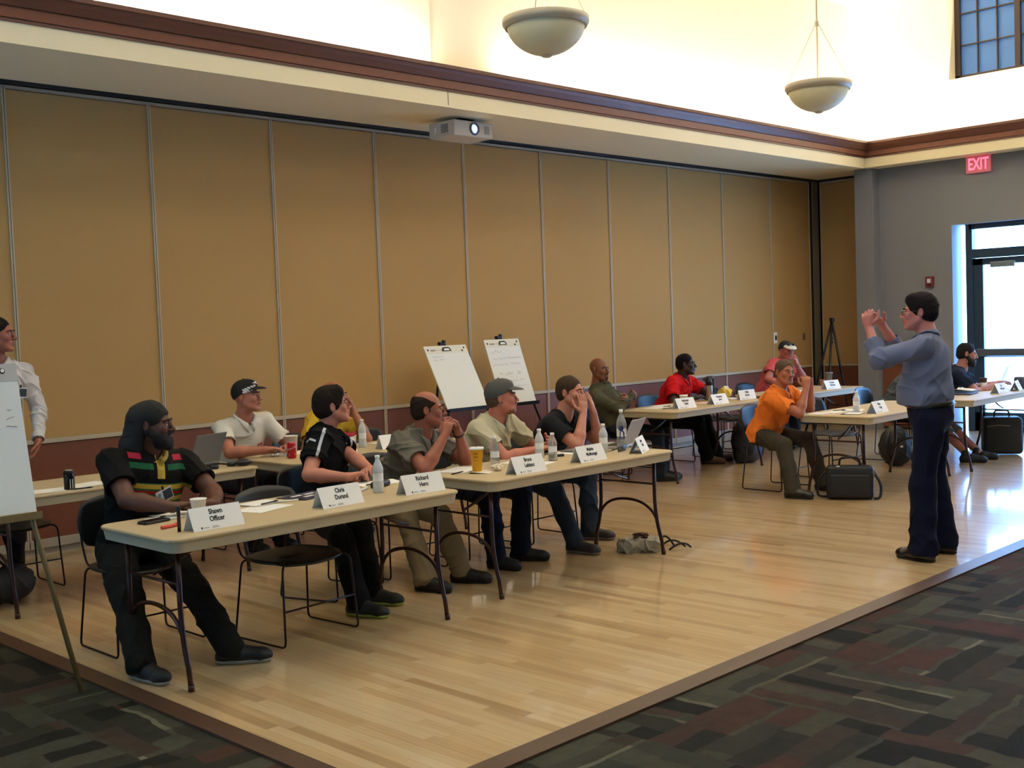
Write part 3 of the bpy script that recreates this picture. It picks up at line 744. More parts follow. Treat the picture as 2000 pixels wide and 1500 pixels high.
bm_t = thing('napkin_crumple', 'crumpled napkin wad right of the yellow cup', 'napkin', (5.13, 5.24, TZ), .3)
def blob(name, r, m, parent, seed, sc=(1, 1, 1), amp=.25, sub=3, flat=True):
    bm = bmesh.new(); bmesh.ops.create_icosphere(bm, subdivisions=sub, radius=r); rnd = random.Random(seed)
    ph = [(rnd.uniform(0, 6), rnd.uniform(0, 6), rnd.uniform(0, 6), rnd.uniform(2, 6)) for _ in range(5)]
    for v in bm.verts:
        d = v.co.normalized(); f = sum(math.sin(q*d.x*1.3+a)*math.sin(q*d.y*1.7+b_)*math.sin(q*d.z+c_) for a, b_, c_, q in ph)
        v.co *= 1+amp*f*.5; v.co = Vector((v.co.x*sc[0], v.co.y*sc[1], v.co.z*sc[2]))
    lo = min(v.co.z for v in bm.verts)
    for v in bm.verts: v.co.z -= lo
    me = bpy.data.meshes.new(name); bm.to_mesh(me); bm.free()
    for p in me.polygons: p.use_smooth = not flat
    return link(name, me, m, parent)
blob('paper_wad', .035, mat('napkin', (0, 0, 0)), bm_t, 3, (1.2, .8, .5), .6)
sheet(5.55, 5.42, .28, .20, 12, 'white sheets under the capped man\'s forearm', th=.002)
sheet(5.66, 5.12, .26, .18, 18, 'white sheet half under the card between the small bottles', th=.001).location = (5.50, 5.25, TZ)
t = thing('clicker', 'small black remote lying beside the pair of bottles', 'remote', (5.88, 5.40, TZ), R(-20)); b = B(); b.box((0, 0, .01), (.09, .035, .018), bev=.006); b.obj('remote_body', M_blackp, t); b = B(); b.box((.0, 0, .0195), (.03, .02, .002)); b.obj('button', M_logo, t)
sheet(6.15, 5.48, .30, .22, 10, 'white sheets in front of the man covering his mouth', th=.003)
t = sheet(6.20, 5.50, .22, .16, 8, 'grey notebook on the sheets by the tee shirt man', m=mat('notebook_grey', '#6d6a66', .6), th=.006, z=TZ+.007, name='notebook', cat='notebook')
def laptop(x, y, rz, label, m_body, ang=105, w=.33, d=.23, badge=False):
    t = thing('laptop', label, 'laptop', (x, y, TZ), R(rz))
    b = B(); b.box((0, 0, .010), (w, d, .018), bev=.004); b.obj('laptop_base', m_body, t)
    b = B(); b.box((0, -.01, .0195), (w*.86, d*.5, .001)); b.obj('keyboard', M_blackp, t)
    # facing -Y user is on +Y side: hinge at -Y edge, screen opens towards -Y
    a = R(180-ang); hz = Vector((0, -d/2+.004, .018)); M = Matrix.Translation(hz) @ Matrix.Rotation(R(ang-90), 4, 'X')
    b = B(); b.box((0, 0, d/2), (w, .007, d), bev=.003); me = b.mesh('laptop_lid'); me.transform(M); lid = link('laptop_lid', me, m_body, t)
    b = B(); b.box((0, .0042, d/2), (w*.92, .001, d*.86)); me = b.mesh('screen'); me.transform(M); link('screen', me, mat('screen_glow', '#223040', .2, emit=(.3, .4, .5), es=.3), lid)
    return t
M_silver = mat('laptop_silver', '#a9a8a4', .4, metal=.2)
laptop(6.56, 5.44, 18, 'open silver laptop at the right end of the second front table', M_silver, 116, w=.30, d=.21)
t = thing('sunglasses', 'dark folded sunglasses in front of the tall printed bottle', 'sunglasses', (6.33, 5.19, TZ), R(15))
for s in (-1, 1):
    b = B(); b.box((s*.035, 0, .022), (.058, .006, .042), bev=.0028); b.obj('lens', mat('lens_dark', '#140f0c', .15), t)
    b = B(); b.tube([(s*.064, 0, .03), (s*.06, .05, .012), (s*.045, .10, .005)], .003, 6); b.obj('temple_arm', M_blackp, t)
b = B(); b.tube([(-.01, 0, .03), (.01, 0, .03)], .003, 6); b.obj('bridge', M_blackp, t)
# left back row table
laptop(4.24, 7.50, 20, 'grey open laptop behind the durag wearer on the back row table', mat('laptop_grey', '#6f6c66', .5), 112)
sheet(3.02, 7.12, .26, .2, -12, 'white sheet beside the dark can', th=.001)
sheet(3.30, 7.18, .26, .2, 10, 'white sheet with a pen on it, right of the dark can', th=.001)
pen(3.18, 7.0, -8, 'dark pen lying right of the dark can', M_blackp)
pen(2.72, 7.02, 30, 'white pen at the left edge of the back row table', M_whitep)
t = thing('headphones', 'black headphones lying on the back row table near the grey laptop', 'headphones', (4.28, 7.16, TZ), R(10))
b = B(); b.tube([(-.08+.0, 0, .012)]+bez((-.08, 0, .012), (-.07, .12, .02), (0, .12, .02), 6)[1:]+bez((0, .12, .02), (.07, .12, .02), (.08, 0, .012), 6)[1:], .007, 8); b.obj('headband', M_blackp, t)
for s in (-1, 1):
    b = B(); b.lathe([(.03, 0), (.034, .008), (.034, .022), (.026, .03)], c=(s*.08, -.01, .0), n=18); b.obj('ear_cup', M_blackp, t)
t = thing('pouch', 'small black zip pouch right of the headphones', 'pouch', (4.42, 7.10, TZ), R(-5)); blob('pouch_body', .05, M_blackp, t, 8, (1.3, .7, .45), .15, flat=False); b = B(); b.tube([(-.04, -.02, .036), (.04, -.02, .037)], .002, 6); b.obj('zip', M_logo, t)
sheet(4.06, 7.28, .25, .2, 5, 'white sheet under the headphones', th=.001)
# white man's table
sheet(5.05, 7.46, .28, .20, -6, 'white sheets under the hand behind the red can', th=.002)
t = thing('eyeglasses', 'thin wire eyeglasses lying on the sheets by the red can', 'eyeglasses', (4.86, 7.36, TZ+.002), R(20))
for s in (-1, 1):
    b = B(); b.tube([(s*.032+.024*math.cos(a*math.pi/6), 0, .02+.018*math.sin(a*math.pi/6)) for a in range(12)], .0016, 6, closed=True); b.obj('lens_ring', M_blackp, t)
    b = B(); b.tube([(s*.058, 0, .03), (s*.056, .10, .004)], .0016, 6); b.obj('temple_arm', M_blackp, t)
t = thing('eyeglasses', 'dark eyeglasses behind the card with the fries carton', 'eyeglasses', (5.92, 7.30, TZ), R(200))
for s in (-1, 1):
    b = B(); b.tube([(s*.032+.024*math.cos(a*math.pi/6), 0, .02+.018*math.sin(a*math.pi/6)) for a in range(12)], .0025, 6, closed=True); b.obj('lens_ring', M_blackp, t)
    b = B(); b.tube([(s*.058, 0, .03), (s*.056, .10, .004)], .0025, 6); b.obj('temple_arm', M_blackp, t)
t = thing('earphone_case', 'small black box beside the red can', 'case', (4.93, 7.26, TZ), R(5)); b = B(); b.box((0, 0, .014), (.05, .04, .026), bev=.006); b.obj('box_body', M_blackp, t); b = B(); b.box((0, -.0205, .02), (.03, .002, .003)); b.obj('latch', M_logo, t)
sheet(5.98, 7.40, .26, .2, 12, 'white sheet behind the card with the fries carton', th=.001)
# red man's table
sheet(9.66, 7.44, .28, .2, 6, 'white sheet at the left end of the red polo table', th=.001)
sheet(9.95, 7.55, .28, .2, -8, 'white sheet beside the lidded cup', th=.001)
pen(9.83, 7.42, 5, 'dark pen on the sheet at the red polo table', M_blackp)
pen(9.60, 7.24, -8, 'dark pen at the left end of the red polo table', M_blackp)
sheet(10.40, 7.36, .28, .2, 0, 'pinkish sheet behind the card by the thermos', m=mat('paper_pink', '#e0bfae', .8), th=.001)
t = sheet(11.02, 7.44, .20, .20, 0, 'white paper plate under the yellow wrapper', th=.006, name='paper_plate', cat='plate')
t = thing('food_wrapper', 'crumpled yellow food wrapper on the paper plate', 'wrapper', (10.98, 7.46, TZ+.012), .4)
blob('wrapper_body', .07, mat('wrapper_yellow', '#d9b93c', .6, var=.15, scale=20), t, 5, (1.2, 1, .8), .5)
blob('napkin_inside', .035, M_paper, t, 9, (1, 1, .8), .4).location = (.0, -.01, .075)
# salmon man's table
sheet(12.35, 7.35, .28, .2, 0, 'white sheet left of the salmon shirt man\'s card', th=.001)
pen(12.5, 7.3, 5, 'dark pen left of the salmon shirt man\'s card', M_blackp)
# orange man's table
sheet(9.80, 5.42, .28, .2, -10, 'white sheet in front of the orange polo', th=.001)
t = sheet(9.90, 5.18, .23, .17, 14, 'dark clipboard left of the blurry bottle', m=mat('clip_dark', '#2b2a2a', .5), th=.004, name='clipboard', cat='clipboard'); t.location = (9.66, 5.17, TZ); b = B(); b.box((0, -.01, .0055), (.19, .14, .001)); b.obj('paper_pad', M_paper, t); b = B(); b.box((0, .07, .009), (.07, .02, .008), bev=.002); b.obj('metal_clip', M_logo, t)
sheet(10.02, 5.36, .26, .18, 20, 'white sheet behind the blurry bottle', th=.001)
pen(9.94, 5.46, -25, 'dark pen behind the blurry bottle', M_blackp)
sheet(9.6, 5.48, .2, .16, 3, 'small paper slip by the elbows in orange', th=.001)
# table by the door
t = sheet(12.25, 5.25, .30, .23, 8, 'dark folder lowest of the pile by the bearded man', m=mat('folder_dark', '#26282f', .5), th=.012, name='folder', cat='folder')
sheet(12.45, 5.32, .30, .22, -6, 'blue folder on top of the pile by the bearded man', m=mat('folder_blue', '#34506f', .5), th=.010, z=TZ+.013, name='folder', cat='folder')
sheet(12.50, 5.34, .26, .2, 10, 'white sheets topmost on the folders by the bearded man', th=.004, z=TZ+.026, curl=.02)
laptop(13.62, 5.50, 15, 'pale laptop standing open by the glass door', mat('laptop_pale', '#a7bcc0', .4), 110)
t = thing('tablet_stand', 'round dark speaker at the right edge on the door table', 'speaker', (13.22, 5.02, TZ), R(30))
b = B(); b.lathe([(.05, 0), (.06, .01), (.06, .12), (.05, .135)], n=24); b.obj('speaker_body', mat('speaker_blue_grey', '#3a4552', .5), t)
b = B(); b.lathe([(.04, .134), (.036, .138)], n=24); b.obj('speaker_grille', M_logo, t)

# ================================================================ FIXTURES
M_bowl = mat('lamp_bowl_alabaster', '#d6cfa8', .55, bump=.02, scale=30, var=.05)
M_rim = mat('lamp_rim_metal', '#b5ab92', .4)
def pendant(x, y, label):
    t = thing('pendant_lamp', label, 'ceiling lamp', (x, y, 3.72), 0, 'bowl pendant lamps')
    r = .33; h = .235
    prof = []
    for k in range(0, 13):
        a = k/12*math.pi/2; prof.append((max(.001, (r-.03)*math.sin(a)), h*(1-math.cos(a))**.92))
    inner = [(max(.001, p[0]-.008), p[1]+.008) for p in prof[::-1]]
    b = B(); b.lathe(prof+inner, n=48, capb=True, capt=True); b.obj('bowl', M_bowl, t)
    b = B(); b.lathe([(r-.035, h-.02), (r-.015, h-.025), (r-.012, h-.005), (r, h), (r+.004, h+.02), (r+.002, h+.045), (r-.012, h+.05), (r-.03, h+.048), (r-.035, h-.02)], n=56, capb=False, capt=False); b.obj('rim', M_rim, t)
    b = B(); b.lathe([(.001, -.016), (.03, -.012), (.045, -.002), (.046, .006), (.02, .012)], n=24); b.obj('finial', M_rim, t)
    b = B(); b.tube([(0, 0, .01), (0, 0, 2.2)], .009, 10); b.obj('stem', M_rim, t)
    b = B(); b.lathe([(.02, .86), (.022, .90), (.01, .93)], n=16); b.obj('collar', M_rim, t)
    for k in range(4):
        a = k*math.pi/2+.5; b = B(); b.tube([(.315*math.cos(a), .315*math.sin(a), h+.04), (.016*math.cos(a), .016*math.sin(a), .88)], .0038, 6); b.obj('suspension_wire', M_rim, t)
    b = B(); b.lathe([(.07, 2.22), (.06, 2.17), (.02, 2.15)], n=24); b.obj('canopy', M_rim, t)
    for k in range(3):
        l = bpy.data.lights.new('bowl_bulb', 'POINT'); l.energy = 6; l.color = (1, .8, .55); l.shadow_soft_size = .05
        o = bpy.data.objects.new('bowl_bulb', l); COL.objects.link(o); o.parent = t; o.location = (.12*math.cos(k*2.1), .12*math.sin(k*2.1), .16)
pendant(6.57, 6.0, 'large bowl pendant lamp near the top centre of the picture')
pendant(10.64, 6.0, 'bowl pendant lamp nearer the corner, its stem and wires in full view')

# projector
t = thing('projector', 'white ceiling projector with glowing lens under the bulkhead', 'projector', (7.76, 8.26, 3.50))
M_proj = mat('projector_white', '#cfc9ba', .5)
b = B(); b.box((0, 0, .078), (.52, .36, .15), bev=.012); b.obj('projector_body', M_proj, t)
b = B(); b.box((0, -.004, .17), (.12, .12, .05), bev=.01); b.box((0, 0, .190), (.2, .2, .012)); b.obj('ceiling_mount', M_dark, t)
Ry = Matrix.Rotation(R(90), 3, 'X')
b = B(); b.lathe([(.062, 0), (.062, .012), (.05, .016), (.046, .002)], c=(.01, -.178, .082), M=Ry, n=32); b.obj('lens_ring', mat('lens_ring_blue', '#3b4c78', .3), t)
b = B(); b.lathe([(.044, 0), (.030, .009), (.012, .012)], c=(.01, -.180, .082), M=Ry, n=28); b.obj('lens', mat('lens_lit', '#26406a', .1, emit=(.75, .88, 1), es=1.0), t)
b = B(); b.lathe([(.022, 0), (.018, .003)], c=(.01, -.192, .080), M=Ry, n=20); b.obj('lens_core', mat('lens_core', '#ffffff', .2, emit=(.85, .95, 1), es=9), t)
b = B()
for k in range(7): b.box((-.261, -.05+.0, .045+.012*k), (.004, .10, .005))
b.obj('side_vent', mat('vent_grey', '#4f493c', .7), t)
b = B(); b.box((-.261, .08, .08), (.004, .025, .05)); b.obj('side_label', M_card, t)
b = B()
for k in range(6): b.box((.15+.012*k, -.181, .08), (.005, .003, .08))
b.obj('front_vent', mat('vent_light', '#b4ae9f', .7), t)

# exit sign
t = thing('exit_sign', 'red lit EXIT sign high on the end wall', 'exit sign', (XE-.03, 6.29, 3.575))
b = B(); b.box((0, 0, 0), (.02, .33, .235), bev=.004); b.obj('sign_panel', mat('exit_panel', '#b06a72', .3, emit=(.9, .12, .2), es=.25), t)
b = B(); b.box((.01, 0, .125), (.05, .36, .03), bev=.004); b.obj('sign_housing', mat('exit_housing', '#8a6c70', .5, metal=.5), t)
text_obj('exit_lettering', 'EXIT', .215, mat('exit_red', '#ff2a3c', .4, emit=(1, .10, .16), es=3.0), t, Matrix(((0, 0, -1, -.0125), (-1, 0, 0, 0), (0, 1, 0, -.008), (0, 0, 0, 1))), off=.004, sx=.62)
# fire alarm
t = thing('fire_alarm', 'small maroon fire alarm with white strobe on the end wall', 'fire alarm', (XE-.022, 6.99, 2.055))
b = B(); b.box((0, 0, 0), (.044, .115, .145), bev=.006); b.obj('alarm_body', mat('alarm_maroon', '#6e2b30', .5), t)
b = B(); b.box((-.028, .0, .01), (.02, .05, .06), bev=.008); b.obj('strobe', mat('strobe_clear', '#d9d6dc', .15), t)
b = B(); 
for k in range(4): b.box((-.023, 0, -.035-.007*k), (.003, .07, .003))
b.obj('sounder_slots', M_dark, t)
# wall devices
t = thing('wall_switch', 'white switch plate with black paddle on the partition', 'wall switch', (14.545, W-.006, 1.345)); b = B(); b.box((0, 0, 0), (.085, .012, .16), bev=.004); b.obj('plate', M_card, t); b = B(); b.lathe([(.022, 0), (.018, .01)], c=(0, -.006, 0), M=Ry @ Matrix.Diagonal((1, 1.9, 1)), n=20); b.obj('paddle', M_blackp, t)
t = thing('pull_latch', 'brown recessed pull latch near the partition corner', 'latch', (15.35, W-.004, 1.34)); b = B(); b.lathe([(.034, 0), (.034, .006), (.026, .008), (.022, .002)], M=Ry @ Matrix.Diagonal((1, 1.5, 1)), n=24); b.obj('latch_ring', mat('latch_brown', '#4d3520', .5), t); b = B(); b.box((0, -.008, 0), (.008, .006, .07)); b.obj('latch_bar', M_alum, t)
t = thing('wall_outlet', 'pale outlet plate low on the return partition behind the black easel', 'wall outlet', (15.8-.006, 8.77, 1.26)); b = B(); b.box((0, 0, 0), (.012, .09, .14), bev=.004); b.obj('plate', mat('plate_pale', '#a99c86', .5), t); b = B(); b.box((-.007, 0, .03), (.004, .03, .03)); b.box((-.007, 0, -.03), (.004, .03, .03)); b.obj('socket', M_dark, t)

# ---------------------------------------------------------------- easels
M_eblk = mat('easel_black', '#0c0c0e', .4, metal=.3)
M_wood = mat('easel_wood', '#7d6a44', .55, bump=.1, scale=40, var=.12)
M_flip = mat('flip_paper', '#e9ebe4', .8, bump=.02, scale=20)
M_pencil = mat('pencil_grey', '#8a93a0', .8)
def flip_easel(name, lab_e, lab_p, xc, ytop, ybot, ztop, zbot, wdt, m_e, rear, scrib=0, legs=True, head3m=False, footy=None, apex=None):
    t = thing(name, lab_e, 'easel', (xc, 0, 0), 0)
    dz = ztop-zbot; dy = ytop-ybot; L = math.hypot(dz, dy); up = Vector((0, dy/L, dz/L)); n = Vector((0, -up.z, up.y)); X = Vector((1, 0, 0))
    slope = dy/dz
    yat = lambda z: ybot+slope*(z-zbot)+.03
    az = apex or ztop+.02
    for s in (-1, 1):
        b = B(); b.tube([(s*.03, yat(az), az), (s*(wdt*.5-.02), yat(zbot), zbot), (s*(wdt*.5+.10), yat(0), .0)], .013, 8); b.obj('leg', m_e, t)
    b = B(); b.tube([(0, yat(az)+.01, az), (0, rear, 0)], .013, 8); b.obj('leg', m_e, t)
    b = B(); b.box((0, yat(zbot)-.035, zbot-.02), (wdt+.02, .07, .018), bev=.003); b.box((0, yat(zbot)-.068, zbot-.008), (wdt+.02, .006, .03)); b.obj('tray', m_e, t)
    b = B(); b.box((0, yat(az), az+.0), (.08, .04, .035), bev=.008); b.box((.02, yat(az)-.01, az+.02), (.03, .03, .03), bev=.004); b.obj('head_clamp', m_e, t)
    b = B(); b.tube([(-wdt*.35, yat(zbot+.3*dz)+.0, zbot+.3*dz), (wdt*.35, yat(zbot+.3*dz), zbot+.3*dz)], .009, 6); b.obj('crossbar', m_e, t)
    p = thing('flip_chart', lab_p, 'flip chart', (xc, 0, 0), 0)
    def MM(a, c, off=0.0):
        m = Matrix((X, up, n)).transposed().to_4x4(); m.translation = Vector((a, ybot, zbot))+up*c+n*(off-.012)
        return m
    b = B(); b.prism([(-wdt/2, 0), (wdt/2, 0), (wdt/2, L), (-wdt/2, L)], .012, MM(0, 0, 0)); b.obj('paper_block', mat('pad_edge', '#e8dfae', .8), p)
    b = B(); b.prism([(-wdt/2+.002, .004), (wdt/2-.002, .004), (wdt/2-.002, L-.085), (-wdt/2+.002, L-.085)], .001, MM(0, 0, .0125)); b.obj('top_sheet', M_flip, p)
    b = B(); b.prism([(-wdt/2, L-.085), (wdt/2, L-.085), (wdt/2, L), (-wdt/2, L)], .003, MM(0, 0, .0125)); b.obj('header_strip', mat('header_cream', '#e6e2d0', .8) if not head3m else mat('header_grey', '#c2bfba', .7), p)
    if head3m:
        text_obj('maker_lettering', '3M', .045, M_ink, p, MM(wdt/2-.135, L-.062, .0160), off=.0015)
        b = B(); b.prism(ell(0, 0, .014, .014, 20), .0005, MM(wdt/2-.07, L-.035, .0160)); b.obj('round_mark', M_ink, p)
        b = B(); b.prism(ell(0, 0, .009, .009, 16), .0005, MM(wdt/2-.068, L-.033, .0168)); b.obj('round_mark_inner', M_card, p)
    else:
        for q in (-1, 1): b = B(); b.prism(ell(0, 0, .010, .012, 12), .0006, MM(q*(wdt/2-.04), L-.045+(.012 if q > 0 else 0), .0160)); b.obj('header_dot', M_ink, p)
        b = B(); b.prism([(-.012, -.008), (.012, -.008), (.012, .008), (-.012, .008)], .0006, MM(wdt/2-.075, L-.065, .0160)); b.obj('header_mark', M_ink, p)
        b = B(); b.prism([(-.04, -.009), (.025, -.009), (.025, .008), (-.04, .008)], .0006, MM(-wdt/2+.11, L-.05, .0160)); b.obj('header_print', mat('print_tan', '#9c957c', .8), p); b = B(); b.prism([(.03, -.002), (.13, -.002), (.13, .002), (.03, .002)], .0006, MM(-wdt/2+.11, L-.05, .0160)); b.obj('header_print', mat('print_tan', '#9c957c', .8), p)
        b = B(); b.prism([(-.06, -.02), (.06, -.02), (.052, .012), (.035, .024), (-.035, .024), (-.052, .012)], .006, MM(0, L-.045, .0160)); b.prism([(-.045, -.0145), (.045, -.0145), (.035, .012), (-.035, .012)], .001, MM(0, L-.045, .0222)); 
        o = b.obj('pad_clip', M_eblk, t)
        b = B(); b.prism([(-.04, -.012), (.04, -.012), (.030, .010), (-.03, .010)], .001, MM(0, L-.047, .0235)); b.obj('clip_centre', M_flip, o)
    rnd = random.Random(scrib+2)
    for (u0, v0, ln, hgt, mm_) in SCRIB.get(scrib, []):
        b = B(); pts = []
        k = int(ln/.009)
        for i in range(k+1):
            pts.append(MM(0, 0, .0150) @ Vector((u0+ln*i/k, v0+hgt*rnd.uniform(-.5, .5)+.004*math.sin(i), 0)))
        b.tube(pts, .0012, 4); b.obj('handwriting', mm_, p)
    return t, p
M_wg = mat('marker_grey', '#9aa5ae', .8); M_wd = mat('marker_dark', '#4b5560', .8); M_wr = mat('marker_pink', '#b07a7c', .8)
SCRIB = {1: [(-.22, .575, .15, .010, M_wg), (-.22, .535, .06, .018, M_wg), (-.14, .540, .07, .016, M_wg)],
         2: [(-.20, .57, .04, .03, M_wg), (-.14, .575, .10, .03, M_wg), (-.19, .49, .05, .02, M_wg), (-.12, .495, .12, .016, M_wg), (.02, .50, .20, .014, M_wd),
             (-.22, .425, .03, .028, M_wr), (-.17, .43, .17, .012, M_wg), (.04, .435, .14, .02, M_wg), (-.17, .33, .06, .024, M_wg), (-.09, .325, .12, .035, M_wg), (.10, .33, .05, .04, M_wg), (.105, .345, .05, .02, M_wg),
             (-.03, .24, .10, .018, M_wg), (.10, .25, .09, .022, M_wg), (-.02, .185, .20, .012, M_wg)],
         3: [(.27, .45, .035, .035, M_wr), (.265, .42, .05, .006, M_wr), (.28, .50, .02, .01, M_wg)]}
flip_easel('easel', 'black tripod easel holding the nearly blank flip chart by the partition', 'nearly blank flip chart pad, left one of the two by the partition', 7.735, 8.60, 8.27, 1.49, .875, .57, M_eblk, 8.90, 1)
flip_easel('easel', 'black tripod easel holding the written flip chart by the partition', 'flip chart pad with several handwritten lines, right one by the partition', 8.60, 8.66, 8.42, 1.525, .855, .52, M_eblk, 8.92, 2)
flip_easel('easel', 'tan wooden easel cut by the left edge of the picture', 'large flip chart pad at the left edge hiding the man in white shirt', 1.90, 5.60, 5.45, 1.575, .865, .70, M_wood, 5.95, 3, head3m=True)
# folded black display easel by the corner
t = thing('tripod_easel', 'bare black tripod easel near the pillar, no pad on it', 'easel', (14.5, 8.05, 0))
for dx, dy in ((-.34, -.08), (.28, -.12), (.0, .45)):
    b = B(); b.tube([(0, 0, 1.58), (dx, dy, 0)], .016, 8); b.obj('leg', M_eblk, t)
b = B(); b.box((0, 0, 1.58), (.07, .05, .06), bev=.01); b.obj('head', M_eblk, t)
b = B(); b.tube([(-.16, -.04, .80), (.14, -.06, .80)], .012, 6); b.obj('crossbar', M_eblk, t)

# ================================================================ IMPLICIT SURFACE MODELLER
class Field:
    def __init__(s, lo, hi, h):
        s.lo = np.array(lo, float); s.h = h
        s.n = np.maximum(4, np.ceil((np.array(hi)-s.lo)/h).astype(int)+1)
        s.F = np.full(s.n, 0.5, np.float32)
    def blk(s, lo, hi):
        i0 = np.clip(np.floor((np.array(lo)-s.lo)/s.h).astype(int), 0, s.n); i1 = np.clip(np.ceil((np.array(hi)-s.lo)/s.h).astype(int)+1, 0, s.n)
        if (i1 <= i0).any(): return None
        ax = [(s.lo[k]+s.h*np.arange(i0[k], i1[k])).astype(np.float32) for k in range(3)]
        return (slice(i0[0], i1[0]), slice(i0[1], i1[1]), slice(i0[2], i1[2])), ax[0][:, None, None], ax[1][None, :, None], ax[2][None, None, :]
    def op(s, d, sl, k, mode):
        f = s.F[sl]
        if mode == 'sub': f = -f
        if mode == 'int': f = -f; d = -d
        if k > 0:
            hh = np.clip(.5+.5*(f-d)/k, 0, 1); r = f*(1-hh)+d*hh-k*hh*(1-hh)
        else: r = np.minimum(f, d)
        s.F[sl] = r if mode == 'add' else -r
    def cone(s, a, b, ra, rb, k=.01, mode='add', ext=0.0):
        a = np.array(a, float); b = np.array(b, float); m = max(ra, rb)+k+3*s.h+ext
        q = s.blk(np.minimum(a, b)-m, np.maximum(a, b)+m)
        if q is None: return
        sl, X, Y, Z = q; ab = b-a; L2 = max(1e-9, ab@ab)
        t = np.clip(((X-a[0])*ab[0]+(Y-a[1])*ab[1]+(Z-a[2])*ab[2])/L2, 0, 1)
        d = np.sqrt((X-a[0]-t*ab[0])**2+(Y-a[1]-t*ab[1])**2+(Z-a[2]-t*ab[2])**2)-(ra+(rb-ra)*t)
        s.op(d.astype(np.float32), sl, k, mode)
    def ell(s, c, r, M=None, k=.01, mode='add'):
        c = np.array(c, float); r = np.array(r, float); m = r.max()+k+3*s.h
        q = s.blk(c-m, c+m)
        if q is None: return
        sl, X, Y, Z = q; X = X-c[0]; Y = Y-c[1]; Z = Z-c[2]
        if M is not None:
            A = np.array(M).T; X, Y, Z = (A[0, 0]*X+A[0, 1]*Y+A[0, 2]*Z, A[1, 0]*X+A[1, 1]*Y+A[1, 2]*Z, A[2, 0]*X+A[2, 1]*Y+A[2, 2]*Z)
        k0 = np.sqrt((X/r[0])**2+(Y/r[1])**2+(Z/r[2])**2); k1 = np.sqrt((X/r[0]**2)**2+(Y/r[1]**2)**2+(Z/r[2]**2)**2)+1e-6
        s.op((k0*(k0-1)/k1).astype(np.float32), sl, k, mode)
    def plane(s, p, n, k=0.0, mode='int', box=None):
        """keep the side opposite to n (d<0)"""
        p = np.array(p, float); n = np.array(n, float); n = n/np.linalg.norm(n)
        q = s.blk(*(box or (s.lo-1, s.lo+s.n*s.h+1)))
        if q is None: return
        sl, X, Y, Z = q
        s.op(((X-p[0])*n[0]+(Y-p[1])*n[1]+(Z-p[2])*n[2]).astype(np.float32)+0*s.F[sl], sl, k, mode)
    def mesh(s, name, wr=0.0, seed=0, smooth=True, wfreq=1.0):
        F = s.F; F[0] = F[-1] = .5; F[:, 0] = F[:, -1] = .5; F[:, :, 0] = F[:, :, -1] = .5
        s.F0 = F
        S_ = F < 0
        c = np.zeros(np.array(F.shape)-1, np.uint8)
        for i in (0, 1):
            for j in (0, 1):
                for k in (0, 1): c += S_[i:F.shape[0]-1+i, j:F.shape[1]-1+j, k:F.shape[2]-1+k]
        I = np.argwhere((c > 0) & (c < 8)); n = len(I)
        idx = np.full(c.shape, -1, np.int32); idx[I[:, 0], I[:, 1], I[:, 2]] = np.arange(n)
        P = np.zeros((n, 3)); cnt = np.zeros(n)
        co = [(i, j, k) for i in (0, 1) for j in (0, 1) for k in (0, 1)]
        val = {q: F[I[:, 0]+q[0], I[:, 1]+q[1], I[:, 2]+q[2]].astype(float) for q in co}
        for a in co:
            for ax in range(3):
                if a[ax] == 1: continue
                b = list(a); b[ax] = 1; b = tuple(b); va, vb = val[a], val[b]; m = (va < 0) != (vb < 0)
                t = np.where(m, va/np.where(m, va-vb, 1), 0)
                p = np.tile(np.array(a, float), (n, 1)); p[:, ax] += t
                P[m] += p[m]; cnt[m] += 1
        P = s.lo+s.h*(I+P/cnt[:, None])
        faces = []
        for ax in range(3):
            o1, o2 = [(1, 2), (2, 0), (0, 1)][ax]
            sl0 = [slice(None)]*3; sl1 = [slice(None)]*3; sl0[ax] = slice(0, -1); sl1[ax] = slice(1, None)
            A_, B_ = S_[tuple(sl0)], S_[tuple(sl1)]
            E = np.argwhere(A_ != B_); inside = A_[E[:, 0], E[:, 1], E[:, 2]]
            e1 = np.zeros(3, int); e1[o1] = 1; e2 = np.zeros(3, int); e2[o2] = 1
            g = lambda v: idx[v[:, 0], v[:, 1], v[:, 2]]
            q = np.stack([g(E-e1-e2), g(E-e2), g(E), g(E-e1)], 1)
            q[~inside] = q[~inside][:, ::-1]
            faces.append(q)
        Q = np.concatenate(faces); Q = Q[(Q >= 0).all(1)]
        s.P0 = P
        if wr > 0:
            # cloth folds: displace along the field gradient
            rnd = np.random.RandomState(seed+7)
            ii = np.clip(((P-s.lo)/s.h).astype(int), 1, s.n-2)
            G = np.stack([F[ii[:, 0]+1, ii[:, 1], ii[:, 2]]-F[ii[:, 0]-1, ii[:, 1], ii[:, 2]], F[ii[:, 0], ii[:, 1]+1, ii[:, 2]]-F[ii[:, 0], ii[:, 1]-1, ii[:, 2]], F[ii[:, 0], ii[:, 1], ii[:, 2]+1]-F[ii[:, 0], ii[:, 1], ii[:, 2]-1]], 1)
            G /= np.linalg.norm(G, axis=1, keepdims=True)+1e-6
            D = np.zeros(len(P))
            for q in range(7):
                w_ = rnd.normal(size=3); w_ /= np.linalg.norm(w_); v_ = rnd.normal(size=3)
                fr = rnd.uniform(22, 60)*wfreq; m_ = np.clip(np.sin(P@rnd.normal(size=3)*7+rnd.uniform(0, 6)), 0, 1)
                D += (1-np.abs(np.sin(P@w_*fr*.5+1.6*np.sin(P@v_*8+rnd.uniform(0, 6))+rnd.uniform(0, 6))))**2.5*m_*1.6-.15
                D += .12*np.sin(P@w_*fr*.4+2*np.sin(P@v_*6))
            P = P+G*(wr*D)[:, None]
        me = bpy.data.meshes.new(name); me.vertices.add(len(P)); me.vertices.foreach_set('co', P.ravel())
